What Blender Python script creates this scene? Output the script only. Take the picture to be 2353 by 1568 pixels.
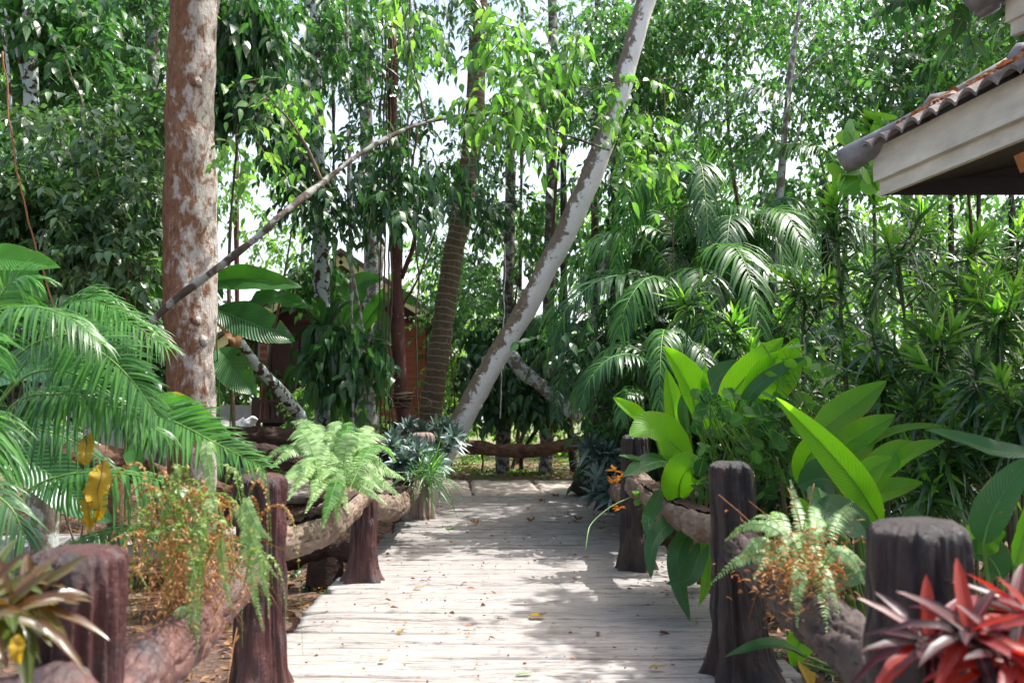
import bpy, math, random
import numpy as np
from mathutils import Vector
R = math.radians
for o in list(bpy.data.objects): bpy.data.objects.remove(o)
SC = bpy.context.scene
COL = SC.collection
# ---------------------------------------------------------------- camera, world, sun, exposure
CAMH = 1.4; F = 2100.0; PITCH = math.atan(151/2100)
cam_d = bpy.data.cameras.new('camera'); cam = bpy.data.objects.new('camera', cam_d); COL.objects.link(cam)
cam_d.sensor_width = 36; cam_d.lens = 36*F/2352
cam_d.clip_start = 0.05; cam_d.clip_end = 500
cam.location = (0, 0, CAMH); cam.rotation_euler = (R(90)+PITCH, 0, 0)
cam_d.dof.use_dof = True; cam_d.dof.focus_distance = 8.0; cam_d.dof.aperture_fstop = 2.8
SC.camera = cam
SUN_EL = 60; SUN_AZ = 68      # azimuth clockwise from +Y (view direction): sun high to the right, a little beyond
w = bpy.data.worlds.new('World'); SC.world = w; w.use_nodes = True
nt = w.node_tree; bg = nt.nodes['Background']
sky = nt.nodes.new('ShaderNodeTexSky'); sky.sky_type = 'NISHITA'; sky.sun_disc = False
sky.sun_elevation = R(SUN_EL); sky.sun_rotation = R(SUN_AZ); sky.air_density = 1.0; sky.dust_density = 7.0; sky.ozone_density = 1.0
bg.inputs[1].default_value = 0.15
# humid air: the sky pales to a bright white towards the horizon
tcw = nt.nodes.new('ShaderNodeTexCoord'); sz = nt.nodes.new('ShaderNodeSeparateXYZ'); nt.links.new(tcw.outputs['Generated'], sz.inputs[0])
rp = nt.nodes.new('ShaderNodeValToRGB'); rp.color_ramp.elements[0].position = 0.0; rp.color_ramp.elements[0].color = (3.0, 3.05, 3.2, 1)
rp.color_ramp.elements[1].position = 0.42; rp.color_ramp.elements[1].color = (.0, .0, .0, 1); nt.links.new(sz.outputs[2], rp.inputs[0])
ad = nt.nodes.new('ShaderNodeMix'); ad.data_type = 'RGBA'; ad.blend_type = 'ADD'; ad.inputs[0].default_value = 1.0
nt.links.new(sky.outputs[0], ad.inputs[6]); nt.links.new(rp.outputs[0], ad.inputs[7]); nt.links.new(ad.outputs[2], bg.inputs[0])
sd = bpy.data.lights.new('sun', 'SUN'); sd.energy = 4.0; sd.angle = R(0.5); sd.color = (1, .975, .94)
so = bpy.data.objects.new('sun', sd); COL.objects.link(so)
S = Vector((math.cos(R(SUN_EL))*math.sin(R(SUN_AZ)), math.cos(R(SUN_EL))*math.cos(R(SUN_AZ)), math.sin(R(SUN_EL))))
so.rotation_euler = S.to_track_quat('Z', 'Y').to_euler(); so.location = (8, 4, 14)
SC.view_settings.view_transform = 'Standard'; SC.view_settings.look = 'None'
SC.view_settings.exposure = 1.2; SC.view_settings.gamma = 1.0
try:
    SC.cycles.max_bounces = 8; SC.cycles.diffuse_bounces = 4; SC.cycles.transmission_bounces = 5; SC.cycles.glossy_bounces = 2
    SC.cycles.sample_clamp_indirect = 6; SC.cycles.use_denoising = True
except Exception: pass

# ---------------------------------------------------------------- helpers
rng = np.random.default_rng(7)
ca, sa = math.cos(PITCH), math.sin(PITCH)
def at(px, py, d):
    """a point of the place, from where it lies in the photograph (2352 px wide) and its distance along Y"""
    u = (px-1176)/F; v = (784-py)/F
    k = d/(ca-sa*v)
    return np.array([u*k, d, CAMH+(sa+ca*v)*k])
def pts3(l, d=None): return np.array([at(p[0], p[1], p[2] if len(p) > 2 else d) for p in l])
def nrm(a): return a/np.maximum(np.linalg.norm(a, axis=-1, keepdims=True), 1e-9)

def _hash(ix, iy, iz, seed):
    n = (ix*374761393 + iy*668265263 + iz*2147483647 + seed*974711) & 0x7fffffff
    n = ((n ^ (n >> 13))*1274126177) & 0x7fffffff
    n = n ^ (n >> 16)
    return (n & 0xffff)/65535.0
def vnoise(P, scale=1.0, seed=0):
    P = np.asarray(P, float)*scale
    I = np.floor(P).astype(np.int64); f = P-I; f = f*f*(3-2*f)
    x, y, z = I[..., 0], I[..., 1], I[..., 2]
    r = 0
    for a in (0, 1):
        for b in (0, 1):
            for c in (0, 1):
                wgt = (f[..., 0] if a else 1-f[..., 0])*(f[..., 1] if b else 1-f[..., 1])*(f[..., 2] if c else 1-f[..., 2])
                r = r + wgt*_hash(x+a, y+b, z+c, seed)
    return r*2-1
def fbm(P, scale, seed=0, oct=3):
    return sum(vnoise(P, scale*2**k, seed+k)*.5**k for k in range(oct))

def spline(P, n):
    P = np.asarray(P, float)
    if len(P) == 2: 
        t = np.linspace(0, 1, n)[:, None]; return P[0]*(1-t)+P[1]*t
    Q = np.vstack([2*P[0]-P[1], P, 2*P[-1]-P[-2]])
    m = len(P)-1; s = np.linspace(0, m, n); i = np.minimum(s.astype(int), m-1); t = (s-i)[:, None]
    a, b, c, d = Q[i], Q[i+1], Q[i+2], Q[i+3]
    return .5*((2*b)+(-a+c)*t+(2*a-5*b+4*c-d)*t**2+(-a+3*b-3*c+d)*t**3)
def tangents(P):
    T = np.gradient(P, axis=0); return nrm(T)

class MB:
    def __init__(s): s.V = []; s.UV = []; s.T = []; s.Q = []; s.tm = []; s.qm = []; s.n = 0; s.A = []
    def add(s, V, T=None, Q=None, UV=None, m=0, A=None):
        V = np.asarray(V, float).reshape(-1, 3); s.V.append(V)
        s.UV.append(np.zeros((len(V), 2)) if UV is None else np.asarray(UV, float).reshape(-1, 2))
        s.A.append(np.zeros(len(V)) if A is None else np.asarray(A, float).ravel())
        if T is not None and len(T): s.T.append(np.asarray(T, int)+s.n); s.tm.append(np.full(len(T), m))
        if Q is not None and len(Q): s.Q.append(np.asarray(Q, int)+s.n); s.qm.append(np.full(len(Q), m))
        s.n += len(V); return s
    def build(s, name, mats, parent=None, loc=None, smooth=True):
        if not isinstance(mats, (list, tuple)): mats = [mats]
        V = np.vstack(s.V); UV = np.vstack(s.UV); A = np.concatenate(s.A)
        if parent is not None: off = np.array(parent['_off'])
        elif loc is not None: off = np.array(loc, float)
        else: off = np.array([0., 0., 0.])
        me = bpy.data.meshes.new(name)
        T = np.vstack(s.T) if s.T else np.zeros((0, 3), int); Q = np.vstack(s.Q) if s.Q else np.zeros((0, 4), int)
        li = np.concatenate([T.ravel(), Q.ravel()]).astype(np.int32)
        st = np.concatenate([np.arange(len(T))*3, len(T)*3+np.arange(len(Q))*4]).astype(np.int32)
        me.vertices.add(len(V)); me.vertices.foreach_set('co', (V-off).astype(np.float32).ravel())
        me.loops.add(len(li)); me.loops.foreach_set('vertex_index', li)
        me.polygons.add(len(st)); me.polygons.foreach_set('loop_start', st)
        mi = np.concatenate([np.concatenate(s.tm) if s.tm else np.zeros(0), np.concatenate(s.qm) if s.qm else np.zeros(0)]).astype(np.int32)
        me.polygons.foreach_set('material_index', mi)
        me.polygons.foreach_set('use_smooth', np.full(len(st), bool(smooth)))
        uv = me.uv_layers.new(name='UVMap'); uv.data.foreach_set('uv', UV[li].astype(np.float32).ravel())
        if A.any():
            at_ = me.attributes.new('mark', 'FLOAT', 'POINT'); at_.data.foreach_set('value', A.astype(np.float32))
        me.update(calc_edges=True)
        for m in mats: me.materials.append(m)
        o = bpy.data.objects.new(name, me); COL.objects.link(o)
        if parent is not None: o.parent = parent
        else: o.location = off
        o['_off'] = [float(x) for x in off]
        return o

LABELS = {}
def tag(o, label, cat, group=None, kind=None):
    if label: o['label'] = label
    if cat: o['category'] = cat
    if group: o['group'] = group
    if kind: o['kind'] = kind
    if label:
        n = len(label.split())
        if n < 4 or n > 16: print('LABEL LENGTH', n, label)
        if label in LABELS and not group: print('DUP LABEL', label)
        LABELS[label] = 1
    return o
def thing(name, label, cat, loc, group=None, kind=None):
    o = bpy.data.objects.new(name, None); COL.objects.link(o); o.empty_display_size = .2
    o.location = tuple(float(x) for x in loc); o['_off'] = [float(x) for x in loc]
    return tag(o, label, cat, group, kind)

def tube(mb, P, r, seg=12, rough=0., rs=6., seed=0, m=0, cap=True, n=None, squash=None, stretch=1.0, A=None):
    P = np.asarray(P, float)
    if n: P = spline(P, n)
    k = len(P); r = np.interp(np.linspace(0, 1, k), np.linspace(0, 1, len(np.atleast_1d(r))), np.atleast_1d(r)) if np.ndim(r) else np.full(k, float(r))
    T = tangents(P)
    ref = np.array([0, 1., 0]) if abs(T[:, 1]).mean() < .8 else np.array([0, 0, 1.])
    U = nrm(np.cross(T, ref)); W = np.cross(U, T)
    a = np.linspace(0, 2*math.pi, seg, endpoint=False)
    dirs = U[:, None]*np.cos(a)[None, :, None]+W[:, None]*np.sin(a)[None, :, None]
    V = P[:, None]+dirs*r[:, None, None]
    if rough:
        Vn = V.copy(); 
        if stretch != 1.0: Vn = Vn-T[:, None]*((Vn*T[:, None]).sum(-1, keepdims=True))*(1-1/stretch)
        V = V+dirs*(fbm(Vn, rs, seed, 3)*rough)[..., None]
    i = np.arange(k-1)[:, None]*seg; j = np.arange(seg)[None]; j2 = (j+1) % seg
    Q = np.stack([i+j, i+j2, i+seg+j2, i+seg+j], -1).reshape(-1, 4)
    L = np.concatenate([[0], np.cumsum(np.linalg.norm(np.diff(P, axis=0), axis=1))])
    UV = np.stack([np.broadcast_to(a/(2*math.pi), (k, seg)), np.broadcast_to(L[:, None], (k, seg))], -1)
    V = V.reshape(-1, 3); UV = UV.reshape(-1, 2)
    Tt = None
    if cap:
        V = np.vstack([V, P[0]-T[0]*r[0]*.1, P[-1]+T[-1]*r[-1]*.25]); UV = np.vstack([UV, [[0, 0], [0, L[-1]]]])
        c0 = k*seg; c1 = c0+1; jj = np.arange(seg); jn = (jj+1) % seg
        Tt = np.vstack([np.stack([np.full(seg, c0), jn, jj], -1), np.stack([np.full(seg, c1), (k-1)*seg+jj, (k-1)*seg+jn], -1)])
    mb.add(V, T=Tt, Q=Q, UV=UV, m=m)
    return mb

PROF = {
 'lo': ([0, .42, 1], [0, 1, 0]),
 'leaf': ([0, .18, .42, .7, 1], [0, .72, 1, .62, 0]),
 'strap': ([0, .25, .6, .85, 1], [.7, 1, .85, .45, 0]),
 'blade': ([0, .12, .35, .65, .88, 1], [.35, .8, 1, .75, .3, 0]),
 'pinna': ([0, .5, 1], [.9, .85, 0]),
 'round': ([0, .15, .4, .7, .92, 1], [0, .75, 1, .85, .4, 0]),
 'thin': ([0, .3, .75, 1], [1, 1, .5, 0]),
}
def blades(mb, P0, D, N, L, W, droop=0., prof='lo', fold=.15, m=0, curl=0., A=None, wave=0.):
    """many leaf blades at once: base point, direction, face normal, length, half width"""
    P0 = np.asarray(P0, float).reshape(-1, 3); n = len(P0)
    if n == 0: return mb
    D = nrm(np.broadcast_to(D, (n, 3)).astype(float)); N = np.broadcast_to(N, (n, 3)).astype(float)
    L = np.broadcast_to(L, (n,)).astype(float); W = np.broadcast_to(W, (n,)).astype(float); droop = np.broadcast_to(droop, (n,)).astype(float)
    us, ws = PROF[prof]
    g = np.array([0, 0, -1.])
    rows = []; idx = []; c = 0; uvr = []
    for u, wv in zip(us, ws):
        c0 = P0+D*(L*(u-.25*np.minimum(droop, 1.2)*u*u))[:, None]+g*(droop*L*u*u)[:, None]
        T = nrm(D*(1-.5*np.minimum(droop, 1.2)*u)[:, None]+g*(2*droop*u)[:, None])
        Sd = nrm(np.cross(T, N)); Nn = np.cross(Sd, T)
        if wv == 0: rows.append(c0[:, None]); idx.append([c]); c += 1; uvr.append([(0.5, u)])
        else:
            h = (W*wv)[:, None]
            wz = wave*np.sin(u*19)*h if wave else 0
            up = Nn*(fold*h+wz) ; up2 = Nn*(fold*h-wz)
            rows.append(np.stack([c0-Sd*h+up, c0, c0+Sd*h+up2], 1)); idx.append([c, c+1, c+2]); c += 3; uvr.append([(0, u), (.5, u), (1, u)])
    V = np.concatenate(rows, 1); uv = np.array(sum(uvr, []))
    T_, Q_ = [], []
    for a, b in zip(idx[:-1], idx[1:]):
        if len(a) == 1 and len(b) == 3: T_ += [(a[0], b[1], b[0]), (a[0], b[2], b[1])]
        elif len(a) == 3 and len(b) == 1: T_ += [(a[0], a[1], b[0]), (a[1], a[2], b[0])]
        else: Q_ += [(a[0], a[1], b[1], b[0]), (a[1], a[2], b[2], b[1])]
    off = (np.arange(n)*c)[:, None, None]
    T_ = (np.array(T_)[None]+off).reshape(-1, 3) if T_ else None
    Q_ = (np.array(Q_)[None]+off).reshape(-1, 4) if Q_ else None
    Am = None if A is None else np.repeat(np.broadcast_to(A, (n,)), c)
    mb.add(V.reshape(-1, 3), T=T_, Q=Q_, UV=np.tile(uv, (n, 1)), m=m, A=Am)
    return mb

def rdir(n, zlo=-1, zhi=1):
    a = rng.uniform(0, 2*math.pi, n); z = rng.uniform(zlo, zhi, n); r = np.sqrt(1-np.clip(z*z, 0, 1))
    return np.stack([r*np.cos(a), r*np.sin(a), z], -1)

def foliage(mb, C, rad, twigs, per=8, L=.12, W=.028, tw=.4, droop=.35, prof='lo', hang=.35, flat=.7, m=0, stems=True, sm=1):
    """leafy twigs round the cluster centres C (k,3) of radius rad"""
    C = np.asarray(C, float).reshape(-1, 3); rad = np.broadcast_to(rad, (len(C),))
    ci = np.repeat(np.arange(len(C)), twigs); n = len(ci)
    off = rdir(n)*(rng.random(n)**.45)[:, None]; off[:, 2] *= flat
    S0 = C[ci]+off*rad[ci][:, None]
    Dt = nrm(rdir(n, -.5, .5)+nrm(off)*.8+np.array([0, 0, -hang]))
    Lt = tw*rng.uniform(.6, 1.3, n)
    k = np.arange(per)
    u = (k+.6)/per
    g = np.array([0, 0, -1.])
    P = S0[:, None]+Dt[:, None]*(Lt[:, None]*u)[..., None]+g*(.25*Lt[:, None]*u**2)[..., None]
    up = nrm(np.array([0, 0, 1.])+rng.normal(0, .35, (n, 3)))
    Sd = nrm(np.cross(Dt, up))
    sg = np.where(k % 2 == 0, 1., -1.)
    Dl = nrm(Dt[:, None]*.55+Sd[:, None]*sg[None, :, None]*.8+g*.3+rng.normal(0, .22, (n, per, 3)))
    Nl = nrm(np.broadcast_to(up[:, None], (n, per, 3))+rng.normal(0, .35, (n, per, 3)))
    LL = L*rng.uniform(.65, 1.25, (n, per))
    blades(mb, P.reshape(-1, 3), Dl.reshape(-1, 3), Nl.reshape(-1, 3), LL.ravel(), LL.ravel()*(W/L), rng.uniform(0, 2*droop, n*per), prof, .18, m)
    if stems:
        blades(mb, S0-Dt*.05, Dt, up, Lt*1.1, .0042+0*Lt, .25, 'thin', 0, sm)
    return mb

def region(x0, x1, y0, y1, d0, d1, n, cl=.55):
    out = []; k = max(1, n//4)
    S_ = [(rng.uniform(x0, x1), rng.uniform(y0, y1), rng.uniform(d0, d1)) for _ in range(k)]
    for _ in range(n):
        if n > 12 and rng.random() < cl:
            c = S_[rng.integers(k)]; x, y, d = (rng.normal(c[0], (x1-x0)*.07+6), rng.normal(c[1], (y1-y0)*.07+6), rng.normal(c[2], (d1-d0)*.12))
            x = np.clip(x, x0, x1); y = np.clip(y, y0, y1)
        else: x, y, d = rng.uniform(x0, x1), rng.uniform(y0, y1), rng.uniform(d0, d1)
        out.append(at(x, y, d))
    return np.array(out)

def frond(mb, P, LL, n=46, half=.011, droop=.35, ang=58, up=(0, 0, 1), r=.008, t0=.12, prof='blade', lift=.15, m=0, mr=1, shape='palm', jit=.085, fold=.1, nn=24):
    """a pinnate leaf along the curve P"""
    C = spline(P, nn); T = tangents(C)
    up = np.array(up, float)
    tube(mb, C, np.linspace(r, r*.25, nn), 5, m=mr, cap=False)
    t = np.linspace(t0, .985, n); t = np.repeat(t, 2)+rng.uniform(-.3, .3, 2*n)*(1-t0)/n; t = np.clip(t, 0, 1)
    sg = np.tile([1., -1.], n)
    s = t*(nn-1); i = np.minimum(s.astype(int), nn-2); f = (s-i)[:, None]
    P0 = C[i]*(1-f)+C[i+1]*f; Tt = nrm(T[i]*(1-f)+T[i+1]*f)
    Sd = nrm(np.cross(Tt, up)); Nn = np.cross(Sd, Tt)
    q = (t-t0)/(1-t0)
    if shape == 'palm': ln = LL*np.clip(.45+1.5*q, 0, 1)*np.clip(1.25-q*.95, .3, 1); a = R(ang)*(1.1-.55*q)
    elif shape == 'fern': ln = LL*np.clip(.3+3*q, 0, 1)*np.clip(2.1*(1-q), .12, 1)**.8; a = R(ang)*(1.05-.2*q)
    ln = ln*rng.uniform(.88, 1.08, len(t))
    D = Tt*np.cos(a)[:, None]+Sd*(sg*np.sin(a))[:, None]+Nn*lift+rng.normal(0, jit, (len(t), 3))
    blades(mb, P0, D, Nn+rng.normal(0, jit, (len(t), 3)), ln, half*np.clip(ln/LL, .45, 1), droop*rng.uniform(.7, 1.3, len(t)), prof, fold, m)
    return mb

def bigleaf(mb, P, W, up=(0, 0, 1), nl=22, nw=8, fold=.25, wave=.0, shape='canna', pet=None, petr=.008, curl=0., m=0, mp=1, seed=0, tears=0):
    """a broad leaf blade along the curve P, with a petiole along pet"""
    C = spline(P, nl); T = tangents(C); up = np.array(up, float)
    Sd = nrm(np.cross(T, np.broadcast_to(up, T.shape))); Nn = np.cross(Sd, T)
    t = np.linspace(0, 1, nl)
    if shape == 'canna': wd = np.sin(np.pi*np.clip(t, 0, 1)**.85)**.72*(1-.25*t)*1.08
    else: wd = np.clip(t*9, 0, 1)**.6*np.clip((1-t)*5, 0, 1)**.6
    wd = np.maximum(wd, .012)*W
    v = np.linspace(-1, 1, nw*2+1)
    V = C[:, None]+Sd[:, None]*(wd[:, None]*v)[..., None]
    lift = fold*np.abs(v)**1.15*wd[:, None]-curl*np.abs(v)**3*wd[:, None]
    ph = rng.uniform(0, 6.28, 4)
    wv = wave*W*(np.sin(t[:, None]*17+ph[0]+1.5*np.sign(v))*np.abs(v)**1.5+.6*np.sin(t[:, None]*37+ph[1])*np.abs(v)**2)
    V = V+Nn[:, None]*(lift+wv)[..., None]
    a = np.arange(nl-1)[:, None]*(2*nw+1); b = np.arange(2*nw)[None]
    Q = np.stack([a+b, a+b+1, a+b+2*nw+2, a+b+2*nw+1], -1)
    if tears:
        keep = np.ones((nl-1, 2*nw), bool)
        for _ in range(tears):
            rr = rng.integers(3, nl-2); sd_ = rng.random() < .5; dep = rng.integers(2, nw)
            if sd_: keep[rr, :dep] = False
            else: keep[rr, 2*nw-dep:] = False
        Q = Q[keep]
    UV = np.stack([np.broadcast_to((v+1)/2, (nl, 2*nw+1)), np.broadcast_to(t[:, None], (nl, 2*nw+1))], -1)
    mb.add(V.reshape(-1, 3), Q=Q.reshape(-1, 4), UV=UV)
    tube(mb, C-Nn*.004, np.linspace(petr, petr*.25, nl), 5, m=mp, cap=False)
    if pet is not None: tube(mb, spline(pet, 10), np.linspace(petr*1.6, petr, 10), 6, m=mp, cap=False)
    return mb
def box(mb, lo, hi, m=0):
    x0, y0, z0 = lo; x1, y1, z1 = hi
    V = [(x, y, z) for z in (z0, z1) for y in (y0, y1) for x in (x0, x1)]
    mb.add(V, Q=[(0, 2, 3, 1), (4, 5, 7, 6), (0, 1, 5, 4), (2, 6, 7, 3), (0, 4, 6, 2), (1, 3, 7, 5)], m=m); return mb
def obox(mb, A, B, wid, hgt, up=(0, 0, 1), m=0):
    """box beam from A to B"""
    A = np.array(A, float); B = np.array(B, float); T = nrm(B-A); Sd = nrm(np.cross(T, np.array(up, float))); U = np.cross(Sd, T)
    V = [p+Sd*s*wid/2+U*q*hgt/2 for p in (A, B) for q in (-1, 1) for s in (-1, 1)]
    mb.add(V, Q=[(0, 2, 3, 1), (4, 5, 7, 6), (0, 1, 5, 4), (2, 6, 7, 3), (0, 4, 6, 2), (1, 3, 7, 5)], m=m); return mb

# ---------------------------------------------------------------- materials
class NT:
    def __init__(s, name):
        s.m = bpy.data.materials.new(name); s.m.use_nodes = True; s.t = s.m.node_tree; s.t.nodes.clear()
        s.out = s.n('ShaderNodeOutputMaterial')
    def n(s, t, **k):
        x = s.t.nodes.new(t)
        for a, b in k.items():
            setattr(x, a, b)
        return x
    def l(s, a, b): s.t.links.new(a, b)
    def ramp(s, fac, stops):
        r = s.n('ShaderNodeValToRGB'); e = r.color_ramp.elements
        while len(e) < len(stops): e.new(.5)
        for x, (p, c) in zip(e, stops): x.position = p; x.color = (*c, 1) if len(c) == 3 else c
        s.l(fac, r.inputs[0]); return r.outputs[0]
    def noise(s, vec, scale, detail=4, rough=.6, dist=0.):
        x = s.n('ShaderNodeTexNoise'); x.inputs['Scale'].default_value = scale; x.inputs['Detail'].default_value = detail
        x.inputs['Roughness'].default_value = rough; x.inputs['Distortion'].default_value = dist
        if vec is not None: s.l(vec, x.inputs['Vector'])
        return x.outputs['Fac']
    def mapv(s, vec, scale): 
        x = s.n('ShaderNodeMapping'); x.inputs['Scale'].default_value = scale; s.l(vec, x.inputs['Vector']); return x.outputs[0]
    def mix(s, f, a, b, blend='MIX'):
        x = s.n('ShaderNodeMix', data_type='RGBA', blend_type=blend)
        for sock, val in ((x.inputs[0], f), (x.inputs[6], a), (x.inputs[7], b)):
            if isinstance(val, (int, float)): sock.default_value = val
            elif isinstance(val, tuple): sock.default_value = (*val, 1)
            else: s.l(val, sock)
        return x.outputs[2]
    def math(s, op, a, b=0., c=None):
        x = s.n('ShaderNodeMath', operation=op)
        for i, val in enumerate((a, b, c)):
            if val is None: continue
            if isinstance(val, (int, float)): x.inputs[i].default_value = val
            else: s.l(val, x.inputs[i])
        return x.outputs[0]
    def bump(s, h, strength, dist=.02):
        x = s.n('ShaderNodeBump'); x.inputs['Strength'].default_value = strength; x.inputs['Distance'].default_value = dist
        s.l(h, x.inputs['Height']); return x.outputs[0]

def leaf_mat(name, stops, trans=.35, tboost=1.6, rough=.38, veins=0., spec=.4, vcol=None, edge=None, ttint=(1.0, 1.0, .35)):
    """stops: colour ramp over a random value per leaf"""
    N = NT(name)
    geo = N.n('ShaderNodeNewGeometry'); tc = N.n('ShaderNodeTexCoord')
    f = N.math('ADD', geo.outputs['Random Per Island'], N.math('MULTIPLY', N.math('SUBTRACT', N.noise(tc.outputs['Object'], 1.6, 2), .5), .5))
    col = N.ramp(f, stops)
    uv = N.n('ShaderNodeSeparateXYZ'); N.l(tc.outputs['UV'], uv.inputs[0])
    ax = N.math('ABSOLUTE', N.math('SUBTRACT', uv.outputs[0], .5))
    mid = N.math('LESS_THAN', ax, .03)
    h = None
    if veins:
        ph = N.math('SUBTRACT', N.math('MULTIPLY', uv.outputs[1], veins), N.math('MULTIPLY', ax, veins*.35))
        h = N.math('SINE', ph)
        v = N.math('MULTIPLY', N.math('ADD', h, 1.), .15)
        col = N.mix(v, col, vcol or (.16, .28, .05))
        big = N.noise(tc.outputs['Object'], 7, 5, .65)
        col = N.mix(N.math('MULTIPLY', big, .7), col, N.mix(1., col, (.6, .7, .5), 'MULTIPLY'))
    col = N.mix(N.math('MULTIPLY', mid, .5), col, vcol or (.2, .32, .1))
    if edge:
        e = N.math('GREATER_THAN', N.math('ADD', ax, N.math('MULTIPLY', N.math('SUBTRACT', N.noise(tc.outputs['Object'], 14, 4), .5), .3)), .5)
        col = N.mix(N.math('MULTIPLY', e, .75), col, edge)
        sp_ = N.math('GREATER_THAN', N.noise(tc.outputs['Object'], 60, 3, .5), .69)
        col = N.mix(N.math('MULTIPLY', sp_, .7), col, edge)
    p = N.n('ShaderNodeBsdfPrincipled'); N.l(col, p.inputs['Base Color']); p.inputs['Roughness'].default_value = rough
    p.inputs['Specular IOR Level'].default_value = spec
    if h is not None: N.l(N.bump(h, .45, .005), p.inputs['Normal'])
    tr = N.n('ShaderNodeBsdfTranslucent')
    tcx = N.mix(1., col, tuple(x*tboost for x in ttint), 'MULTIPLY'); N.l(tcx, tr.inputs[0])
    ms = N.n('ShaderNodeMixShader'); ms.inputs[0].default_value = trans
    N.l(p.outputs[0], ms.inputs[1]); N.l(tr.outputs[0], ms.inputs[2]); N.l(ms.outputs[0], N.out.inputs[0])
    return N.m

def bark_mat(name, a, b, lichen=None, lam=.5, lscale=5, vs=(6, 6, 1.5), bump=.6, rough=.85, rings=0, spec=.2, lsharp=.04, ldet=4, lvs=None, side=0.):
    N = NT(name); tc = N.n('ShaderNodeTexCoord'); ob = tc.outputs['Object']
    n1 = N.noise(N.mapv(ob, vs), 3., 8, .7); n2 = N.noise(ob, 22, 6, .7)
    col = N.ramp(n1, [(.3, a), (.7, b)])
    col = N.mix(N.math('MULTIPLY', n2, .6), col, tuple(x*.35 for x in a))
    h = N.math('ADD', n1, N.math('MULTIPLY', n2, .5))
    if lichen:
        l = N.noise(N.mapv(ob, lvs) if lvs else ob, lscale, ldet, .55 if ldet < 6 else .68, .4)
        if side:
            nn = N.n('ShaderNodeNewGeometry'); sx = N.n('ShaderNodeSeparateXYZ'); N.l(nn.outputs['Normal'], sx.inputs[0])
            l = N.math('ADD', l, N.math('MULTIPLY', sx.outputs[0], side))
        f = N.ramp(l, [(lam-lsharp, (0, 0, 0)), (lam+lsharp, (1, 1, 1))])
        l2 = N.noise(ob, 40, 4, .6)
        lc = N.mix(N.math('MULTIPLY', l2, .6), lichen, tuple(x*.55 for x in lichen))
        col = N.mix(f, col, lc)
    if rings:
        uv = N.n('ShaderNodeSeparateXYZ'); N.l(tc.outputs['UV'], uv.inputs[0])
        wob = N.math('MULTIPLY', N.noise(ob, 3, 2), 1.2)
        s_ = N.math('FRACT', N.math('ADD', N.math('MULTIPLY', uv.outputs[1], rings), wob))
        k = N.math('LESS_THAN', s_, .16)
        col = N.mix(N.math('MULTIPLY', k, .75), col, (.3, .26, .2))
        h = N.math('ADD', h, N.math('MULTIPLY', s_, -1.2))
    p = N.n('ShaderNodeBsdfPrincipled'); N.l(col, p.inputs['Base Color']); p.inputs['Roughness'].default_value = rough
    p.inputs['Specular IOR Level'].default_value = spec
    N.l(N.bump(h, bump, .03), p.inputs['Normal']); N.l(p.outputs[0], N.out.inputs[0]); return N.m

def plain(name, c, rough=.7, var=.25, scale=8, bump=.15, spec=.3, vs=(1, 1, 1), c2=None):
    N = NT(name); tc = N.n('ShaderNodeTexCoord'); n = N.noise(N.mapv(tc.outputs['Object'], vs), scale, 6, .65)
    col = N.ramp(n, [(.25, tuple(x*(1-var) for x in c)), (.75, c2 or tuple(min(1, x*(1+var)) for x in c))])
    p = N.n('ShaderNodeBsdfPrincipled'); N.l(col, p.inputs['Base Color']); p.inputs['Roughness'].default_value = rough
    p.inputs['Specular IOR Level'].default_value = spec
    N.l(N.bump(n, bump, .02), p.inputs['Normal']); N.l(p.outputs[0], N.out.inputs[0]); return N.m
M = {}
def G(a, b=None, c=None):  # three-step green ramp
    return [(.15, a), (.55, b), (.9, c)]
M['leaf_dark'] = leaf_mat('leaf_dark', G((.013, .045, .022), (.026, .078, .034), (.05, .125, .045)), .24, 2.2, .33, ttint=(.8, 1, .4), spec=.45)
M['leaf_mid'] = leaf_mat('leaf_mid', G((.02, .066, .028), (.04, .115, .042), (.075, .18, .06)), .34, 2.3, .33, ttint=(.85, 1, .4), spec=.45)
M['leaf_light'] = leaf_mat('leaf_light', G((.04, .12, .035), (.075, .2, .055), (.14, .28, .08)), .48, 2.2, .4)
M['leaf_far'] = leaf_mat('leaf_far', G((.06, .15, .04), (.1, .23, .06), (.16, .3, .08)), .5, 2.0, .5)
M['palm'] = leaf_mat('palm', G((.02, .085, .02), (.038, .135, .027), (.07, .2, .038)), .32, 2.2, .36)
M['palm_dark'] = leaf_mat('palm_dark', G((.012, .055, .022), (.022, .085, .03), (.04, .12, .035)), .25, 2.0, .34)
M['palm_lime'] = leaf_mat('palm_lime', G((.03, .13, .025), (.055, .19, .035), (.1, .27, .05)), .42, 2.2, .36)
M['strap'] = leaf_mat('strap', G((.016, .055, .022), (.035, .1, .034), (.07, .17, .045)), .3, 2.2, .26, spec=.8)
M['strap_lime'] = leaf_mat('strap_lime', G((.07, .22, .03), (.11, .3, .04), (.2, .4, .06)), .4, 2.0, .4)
M['canna'] = leaf_mat('canna', G((.085, .24, .022), (.11, .29, .027), (.15, .35, .035)), .6, 2.7, .4, veins=170, vcol=(.18, .4, .05), ttint=(1, 1.05, .2), spec=.4, edge=(.3, .24, .05))
M['canna_dark'] = leaf_mat('canna_dark', G((.02, .085, .03), (.03, .11, .035), (.04, .14, .04)), .3, 2.4, .36, veins=170, vcol=(.06, .2, .06), spec=.5, edge=(.2, .13, .04))
M['banana'] = leaf_mat('banana', G((.025, .12, .02), (.035, .15, .025), (.05, .19, .03)), .4, 2.2, .38, veins=230, vcol=(.07, .23, .05), edge=(.25, .17, .05))
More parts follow.
